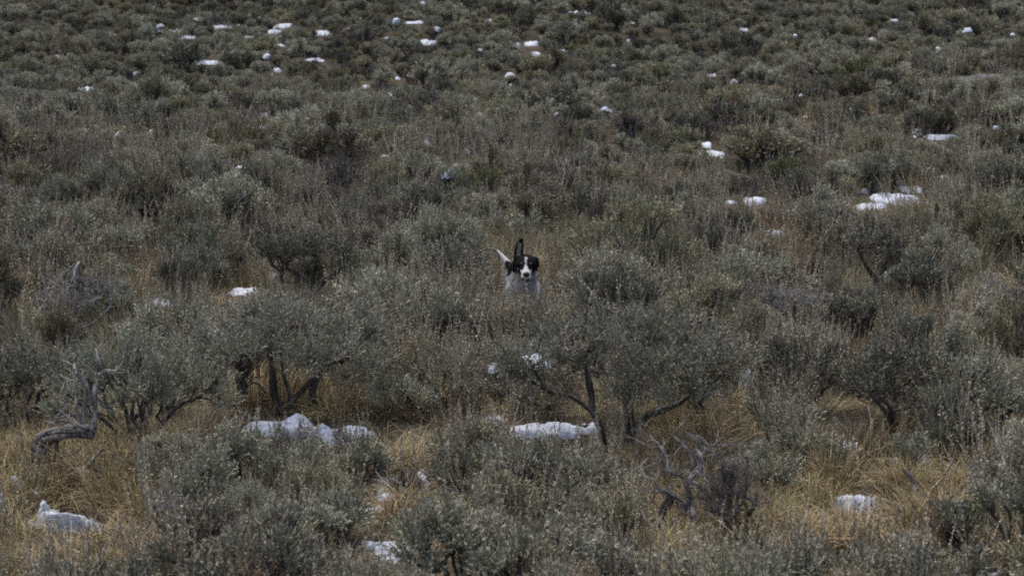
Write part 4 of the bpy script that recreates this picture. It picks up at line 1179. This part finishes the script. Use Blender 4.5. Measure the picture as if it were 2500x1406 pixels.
COLOURWORD = {'silver': ['silvery', 'grey-green', 'pale grey-green'], 'olive': ['olive', 'olive-grey', 'yellowish olive'], 'dark': ['dark', 'dark twiggy', 'blackish green'],
              'dead': ['bare grey', 'bare brown-grey'], 'green': ['deep green', 'green']}
NOUN = {'silver': 'sagebrush', 'olive': 'sagebrush', 'dark': 'sagebrush', 'dead': 'dead shrub', 'green': 'rabbitbrush'}
used_labels = set(o.get("label") for o in COL.objects if o.get("label"))
def region(px, py):
    v = 'top' if py < 250 else 'upper' if py < 480 else 'middle' if py < 800 else 'lower' if py < 1150 else 'bottom'
    h = 'far left' if px < 420 else 'left' if px < 900 else 'centre' if px < 1600 else 'right' if px < 2080 else 'far right'
    return v, h
def describe(c):
    px, py, dep = project(np.array(c[:3])); mm = dep / FPX
    cy_ = py - c[4] * .5 / mm
    size = 'small' if c[3] < .42 else 'large' if c[3] > .62 else 'mid-size'
    shape = 'low' if c[4] / c[3] < .62 else 'tall' if c[4] / c[3] > .78 else 'rounded'
    cw = COLOURWORD[c[5]]
    ds = sorted(LAND, key=lambda l: math.hypot(l[0] - px, (l[1] - cy_) * 1.4))
    opts = []
    for l in ds[:6]:
        dx, dy = px - l[0], cy_ - l[1]
        dist = math.hypot(dx, dy)
        near = 'just ' if dist < 110 else '' if dist < 230 else 'well '
        if abs(dy) < abs(dx) * .45: rel = 'left of' if dx < 0 else 'right of'
        elif abs(dx) < abs(dy) * .45: rel = 'above' if dy < 0 else 'below'
        else: rel = ('upper ' if dy < 0 else 'lower ') + ('left of' if dx < 0 else 'right of')
        opts.append(near + rel + ' ' + l[2])
    for o_ in opts:
        for w in cw[:1]:
            for t in (f"{size} {w} {NOUN[c[5]]} {o_}", f"{size} {shape} {w} {NOUN[c[5]]} {o_}"):
                if t not in used_labels and len(t.split()) <= 16:
                    used_labels.add(t); return t
    v, h = region(px, cy_)
    i = 0
    while True:
        side = ['', ' leftwards', ' rightwards'][i % 3]
        t = f"{size} {shape} {cw[(i // 3) % len(cw)]} {NOUN[c[5]]} in the {v} {h} of the slope, {opts[i % len(opts)]}"
        i += 1
        if (t not in used_labels and len(t.split()) <= 16) or i > 60:
            used_labels.add(t); return t

for (x, y, z, W, Hh, kind) in indiv:
    lod = 'near' if y < 11.5 else 'mid' if y < 19 else 'far'
    ps = [q for q in PROTO[lod] if q['kind'] == kind]
    q = ps[rnd.randrange(len(ps))]
    s = W / q['W']
    spawn(q['parts'], kind, (x, y, z - .01), (s, s, Hh / q['H']), rnd.uniform(0, 6.28), describe((x, y, z, W, Hh, kind)), (rnd.gauss(0, .07), rnd.gauss(0, .07)))

# old snow caught in the crowns of far shrubs
SPECKS = set()
far_c = [c for c in indiv + rest if c[1] > 13 and in_view(c)]
rnd.shuffle(far_c)
nsp = 0
for c in far_c:
    px, py, dep = project(np.array([c[0], c[1], c[2] + c[4] * .85]))
    if py < 2 or not (0 < px < PXW): continue
    if rnd.random() > (.9 if py < 230 else .45) * (1.0 if px > 900 or py < 130 else .5): continue
    mm = dep / FPX
    w = rnd.choice((.05, .07, .07, .10, .14)) * rnd.uniform(.8, 1.2)
    me = snow_mesh(w, w * rnd.uniform(.5, 1.0), w * rnd.uniform(.16, .34), nsp % 23, None, .5, True, True)
    o = obj('snow_clump', me)
    dx0, dy0 = rnd.uniform(-.35, .35) * c[3], -rnd.uniform(.05, .3) * c[3]
    hh = c[4] * (1.02 - 1.1 * ((dx0 / c[3]) ** 2 + (dy0 / c[3]) ** 2) * 2.2)
    o.location = (c[0] + dx0, c[1] + dy0, c[2] + hh * rnd.uniform(.72, .96)); o.rotation_euler = (rnd.gauss(.15, .2), rnd.gauss(0, .3), rnd.uniform(0, 6.28))
    px, py, dep = project(np.array(o.location))
    word = 'minute' if w / mm < 9 else 'tiny' if w / mm < 14 else 'small'
    lab = None
    for l_ in sorted(LAND, key=lambda l: math.hypot(l[0] - px, (l[1] - py) * 1.4))[:14]:
        dx_, dy_ = px - l_[0], py - l_[1]
        if abs(dy_) < abs(dx_) * .45: rel_ = 'left of' if dx_ < 0 else 'right of'
        elif abs(dx_) < abs(dy_) * .45: rel_ = 'above' if dy_ < 0 else 'below'
        else: rel_ = ('upper ' if dy_ < 0 else 'lower ') + ('left of' if dx_ < 0 else 'right of')
        lab = f"{word} snow clump caught on a shrub, {rel_} {l_[2]}"
        if lab not in SPECKS and len(lab.split()) <= 16: break
    SPECKS.add(lab)
    tag(o, lab, 'snow clump', 'snow clumps caught on far shrubs')
    nsp += 1
    if nsp >= 130: break

# ------------------------------------------------------------------ masses: far shrubs, grass, stalks (geometry nodes instances)
def scatter(name, label, pts, rot, scl, idx, protos):
    src = bpy.data.collections.new(name + "_sources")
    for k, me in enumerate(protos):
        src.objects.link(bpy.data.objects.new(f"{name}_source_{k:02d}", me))
    me = bpy.data.meshes.new(name)
    pts = np.asarray(pts, np.float32); N = len(pts)
    me.vertices.add(N); me.vertices.foreach_set("co", pts.ravel())
    a = me.attributes.new("rot", 'FLOAT_VECTOR', 'POINT'); a.data.foreach_set("vector", np.asarray(rot, np.float32).ravel())
    a = me.attributes.new("scl", 'FLOAT_VECTOR', 'POINT'); a.data.foreach_set("vector", np.asarray(scl, np.float32).ravel())
    a = me.attributes.new("idx", 'INT', 'POINT'); a.data.foreach_set("value", np.asarray(idx, np.int32))
    me.update()
    o = obj(name, me); tag(o, label, kind='stuff')
    ng = bpy.data.node_groups.new(name, 'GeometryNodeTree')
    ng.interface.new_socket("Geometry", in_out='INPUT', socket_type='NodeSocketGeometry')
    ng.interface.new_socket("Geometry", in_out='OUTPUT', socket_type='NodeSocketGeometry')
    gi = ng.nodes.new("NodeGroupInput"); go = ng.nodes.new("NodeGroupOutput")
    ip = ng.nodes.new("GeometryNodeInstanceOnPoints")
    ci = ng.nodes.new("GeometryNodeCollectionInfo")
    ci.inputs["Collection"].default_value = src
    ci.inputs["Separate Children"].default_value = True; ci.inputs["Reset Children"].default_value = True
    def na_(nm, ty):
        n_ = ng.nodes.new("GeometryNodeInputNamedAttribute"); n_.data_type = ty; n_.inputs["Name"].default_value = nm
        return next(s_ for s_ in n_.outputs if s_.enabled and s_.name == 'Attribute')
    L = ng.links
    L.new(gi.outputs[0], ip.inputs["Points"]); L.new(ci.outputs[0], ip.inputs["Instance"])
    ip.inputs["Pick Instance"].default_value = True
    L.new(na_("idx", 'INT'), ip.inputs["Instance Index"])
    L.new(na_("rot", 'FLOAT_VECTOR'), ip.inputs["Rotation"])
    L.new(na_("scl", 'FLOAT_VECTOR'), ip.inputs["Scale"])
    L.new(ip.outputs[0], go.inputs[0])
    md = o.modifiers.new("scatter", 'NODES'); md.node_group = ng
    return o

def merged(parts, name):
    """one mesh (several materials) of a shrub for the far mass"""
    vs, fs, ts, ms, off = [], [], [], [], 0
    me = bpy.data.meshes.new(name)
    for k, (nm, m_) in enumerate(parts):
        nv = len(m_.vertices); v = np.empty(nv * 3, np.float32); m_.vertices.foreach_get("co", v)
        f = np.empty(len(m_.polygons) * 4, np.int32); m_.loops.foreach_get("vertex_index", f)
        t = np.empty(nv, np.float32); m_.attributes["tint"].data.foreach_get("value", t)
        vs.append(v); fs.append(f + off); ts.append(t); ms.append(np.full(len(m_.polygons), k, np.int32)); off += nv
        me.materials.append(m_.materials[0])
    v = np.concatenate(vs); f = np.concatenate(fs)
    me.vertices.add(off); me.vertices.foreach_set("co", v)
    me.loops.add(len(f)); me.loops.foreach_set("vertex_index", f)
    me.polygons.add(len(f) // 4); me.polygons.foreach_set("loop_start", (np.arange(len(f) // 4) * 4).astype(np.int32))
    me.polygons.foreach_set("material_index", np.concatenate(ms))
    a = me.attributes.new("tint", 'FLOAT', 'POINT'); a.data.foreach_set("value", np.concatenate(ts))
    me.update(calc_edges=True)
    return me
fp = PROTO['mid'] + PROTO['far']
far_me = [merged(q['parts'], f"far_shrub_{k}") for k, q in enumerate(fp)]
pts, rot, scl, idx = [], [], [], []
for (x, y, z, W, Hh, kind) in rest:
    lo = len(PROTO['mid'])
    ks = [k for k, q in enumerate(fp) if q['kind'] == kind and ((k < lo) == (y < 16))]
    k = ks[rnd.randrange(len(ks))]; s = W / fp[k]['W']
    pts.append((x, y, z - .01)); rot.append((rnd.gauss(0, .06), rnd.gauss(0, .06), rnd.uniform(0, 6.28))); scl.append((s, s, Hh / fp[k]['H'])); idx.append(k)
scatter('shrub_cover', 'mass of small sagebrush shrubs covering the far upper slope', pts, rot, scl, idx, far_me)

gr = np.random.default_rng(77)
gm = [grass_mesh('straw_a', 70, gr, (.14, .34), .05, .30, .35),
      grass_mesh('straw_b', 80, gr, (.12, .26), .06, .60, .70),
      grass_mesh('straw_c', 60, gr, (.10, .30), .09, 1.1, .80),
      grass_mesh('litter', 60, gr, (.08, .22), .12, 2.4, .95),
      grass_mesh('blond_a', 60, gr, (.18, .40), .06, .22, .2, mat='blond'),
      grass_mesh('blond_b', 60, gr, (.14, .32), .07, .35, .4, mat='blond'),
      grass_mesh('litter_b', 60, gr, (.06, .20), .12, 3.2, .95, mat='stalk'),
      grass_mesh('litter_c', 60, gr, (.06, .18), .12, 3.2, .95, mat='blond'),
      grass_mesh('straw_tall', 26, gr, (.22, .40), .04, .35, .30, w=.0018)]
def inrect(px, py, r): return r[0] < px < r[2] and r[1] < py < r[3]
GOLD = [(-40, 1085, 420, 1430), (540, 930, 1090, 1030), (1560, 1010, 1740, 1260), (1880, 1150, 2260, 1360), (870, 1130, 1000, 1290), (2150, 1120, 2430, 1300), (1600, 1250, 1900, 1400)]
pts, rot, scl, idx = [], [], [], []
SN = [(project(np.array(o.location))[0:2], o) for o in COL.objects if o.name.startswith('snow_patch')]
snow_xy = np.array([[o.location.x, o.location.y, max(o.dimensions.x, o.dimensions.y) * .5] for _, o in SN])
def on_snow(x, y, front=.0):
    d = np.hypot(snow_xy[:, 0] - x, snow_xy[:, 1] - y - front) - snow_xy[:, 2]
    return d.min() < 0
def put_grass(x, y, kinds, s, sz=1.0, ti=.12):
    pts.append((x, y, float(ground_z(x, y)) - .004)); rot.append((gr.normal(0, ti), gr.normal(0, ti), gr.uniform(0, 6.28)))
    scl.append((s, s, s * sz)); idx.append(int(gr.choice(kinds)))
for _ in range(9000):
    y = math.sqrt(gr.uniform(4.4 ** 2, 15 ** 2)); x = gr.uniform(-1, 1) * (y * .31 + .6)
    px, py, dep = project(np.array([x, y, float(ground_z(x, y))]))
    gold = any(inrect(px, py, r) for r in GOLD)
    if on_snow(x, y) and gr.random() < .80: continue
    if on_snow(x, y, .12) and gr.random() < .6: continue
    if on_snow(x, y, .26) and gr.random() < .6: continue
    if gold: put_grass(x, y, [0, 1, 1, 2, 2, 3, 3], gr.uniform(.42, .72))
    elif gr.random() < (.34 if y < 8.5 else .55): put_grass(x, y, [0, 2, 3, 4, 5, 5], gr.uniform(.45, .85) * (.8 if y < 8.5 else 1))
# extra litter and tufts in the clearings
for r in GOLD:
    area = (r[2] - r[0]) * (r[3] - r[1])
    for _ in range(int(area / 420)):
        g_ = ground_at(gr.uniform(r[0], r[2]), gr.uniform(r[1], r[3]))
        if on_snow(g_[0], g_[1]) or ((on_snow(g_[0], g_[1], .12) or on_snow(g_[0], g_[1], .26)) and gr.random() < .85): continue
        put_grass(g_[0], g_[1], [1, 2, 3, 3], gr.uniform(.45, .9))
for _ in range(13000):
    y = gr.uniform(15 ** 1.6, 60 ** 1.6) ** (1 / 1.6); x = gr.uniform(-1, 1) * (y * .31 + .6)
    if gr.random() < .15: continue
    s = gr.uniform(.42, .75) * (1 + .010 * (y - 15))
    if on_snow(x, y, .1): continue
    f = .5 + .5 * math.sin(x * .9 + 3 * math.sin(y * .31))
    put_grass(x, y, [0, 1, 2, 0] if f > .7 else [4, 5, 5, 2], s * (.8 if y > 20 else 1.05))
for _ in range(5200):        # flat litter and short stubble on the near ground
    y = math.sqrt(gr.uniform(4.6 ** 2, 13 ** 2)); x = gr.uniform(-1, 1) * (y * .31 + .5)
    if on_snow(x, y, .03) and gr.random() < .93: continue
    put_grass(x, y, [6, 7, 7, 3], gr.uniform(.35, .65))
for (cx0, cy0, cx1, cy1, nn) in ((210, 1130, 440, 1300, 13), (1560, 1080, 1680, 1230, 7), (1980, 1150, 2200, 1200, 7), (2380, 1100, 2480, 1200, 5), (640, 1000, 900, 1015, 5), (0, 1150, 90, 1190, 4)):
    for _ in range(nn):      # taller golden blades
        g_ = ground_at(gr.uniform(cx0, cx1), gr.uniform(cy0, cy1))
        put_grass(g_[0], g_[1], [8, 8, 0], gr.uniform(.55, .95), ti=.22)
for _ in range(26):          # grass standing in front of the running dog
    g_ = ground_at(gr.uniform(1225, 1345), gr.uniform(835, 885))
    put_grass(g_[0], g_[1], [4, 5, 0], gr.uniform(.85, 1.15), ti=.08)
scatter('dry_grass', 'dry straw and blond grass growing between the shrubs', pts, rot, scl, idx, gm)

# seed stalks standing between the shrubs
sm_ = []
for k in range(5):
    mb = MB(); nn = 10
    base = np.column_stack([gr.normal(0, .05, nn), gr.normal(0, .05, nn), np.zeros(nn)])
    add_stalks(mb, base, gr, (.24, .46), 40, fluff=.0095)
    sm_.append(mb.mesh(f'stalks_{k}', M['rust' if k == 4 else 'stalk']))
pts, rot, scl, idx = [], [], [], []
def in_clear(x, y, hh=.35):
    p = (x, y, float(ground_z(x, y)))
    return blocked(p, .10, hh)
for _ in range(8000):
    y = math.sqrt(gr.uniform(4.5 ** 2, 26 ** 2)); x = gr.uniform(-1, 1) * (y * .31 + .5)
    if y > 12 and gr.random() < (y - 12) / 10.0 * .8 + .1: continue
    if in_clear(x, y) and gr.random() < .93: continue
    s = gr.uniform(.65, 1.15)
    f = math.sin(x * 1.7 + 2.2 * math.sin(y * .9)) 
    if gr.random() > .55 + .4 * f: continue
    pts.append((x, y, float(ground_z(x, y)))); rot.append((gr.normal(0, .12), gr.normal(0, .12) + .08, gr.uniform(0, 6.28))); scl.append((s, s, s))
    idx.append(4 if gr.random() < .08 else int(gr.integers(0, 4)))
for _ in range(16):
    g_ = ground_at(gr.uniform(1230, 1340), gr.uniform(835, 900))
    pts.append(tuple(g_)); rot.append((gr.normal(0, .1), gr.normal(0, .1), gr.uniform(0, 6.28))); s = gr.uniform(.6, .9); scl.append((s, s, s)); idx.append(int(gr.integers(0, 4)))
scatter('seed_stalk_stand', 'thin upright tan seed stalks standing among the shrubs', pts, rot, scl, idx, sm_)
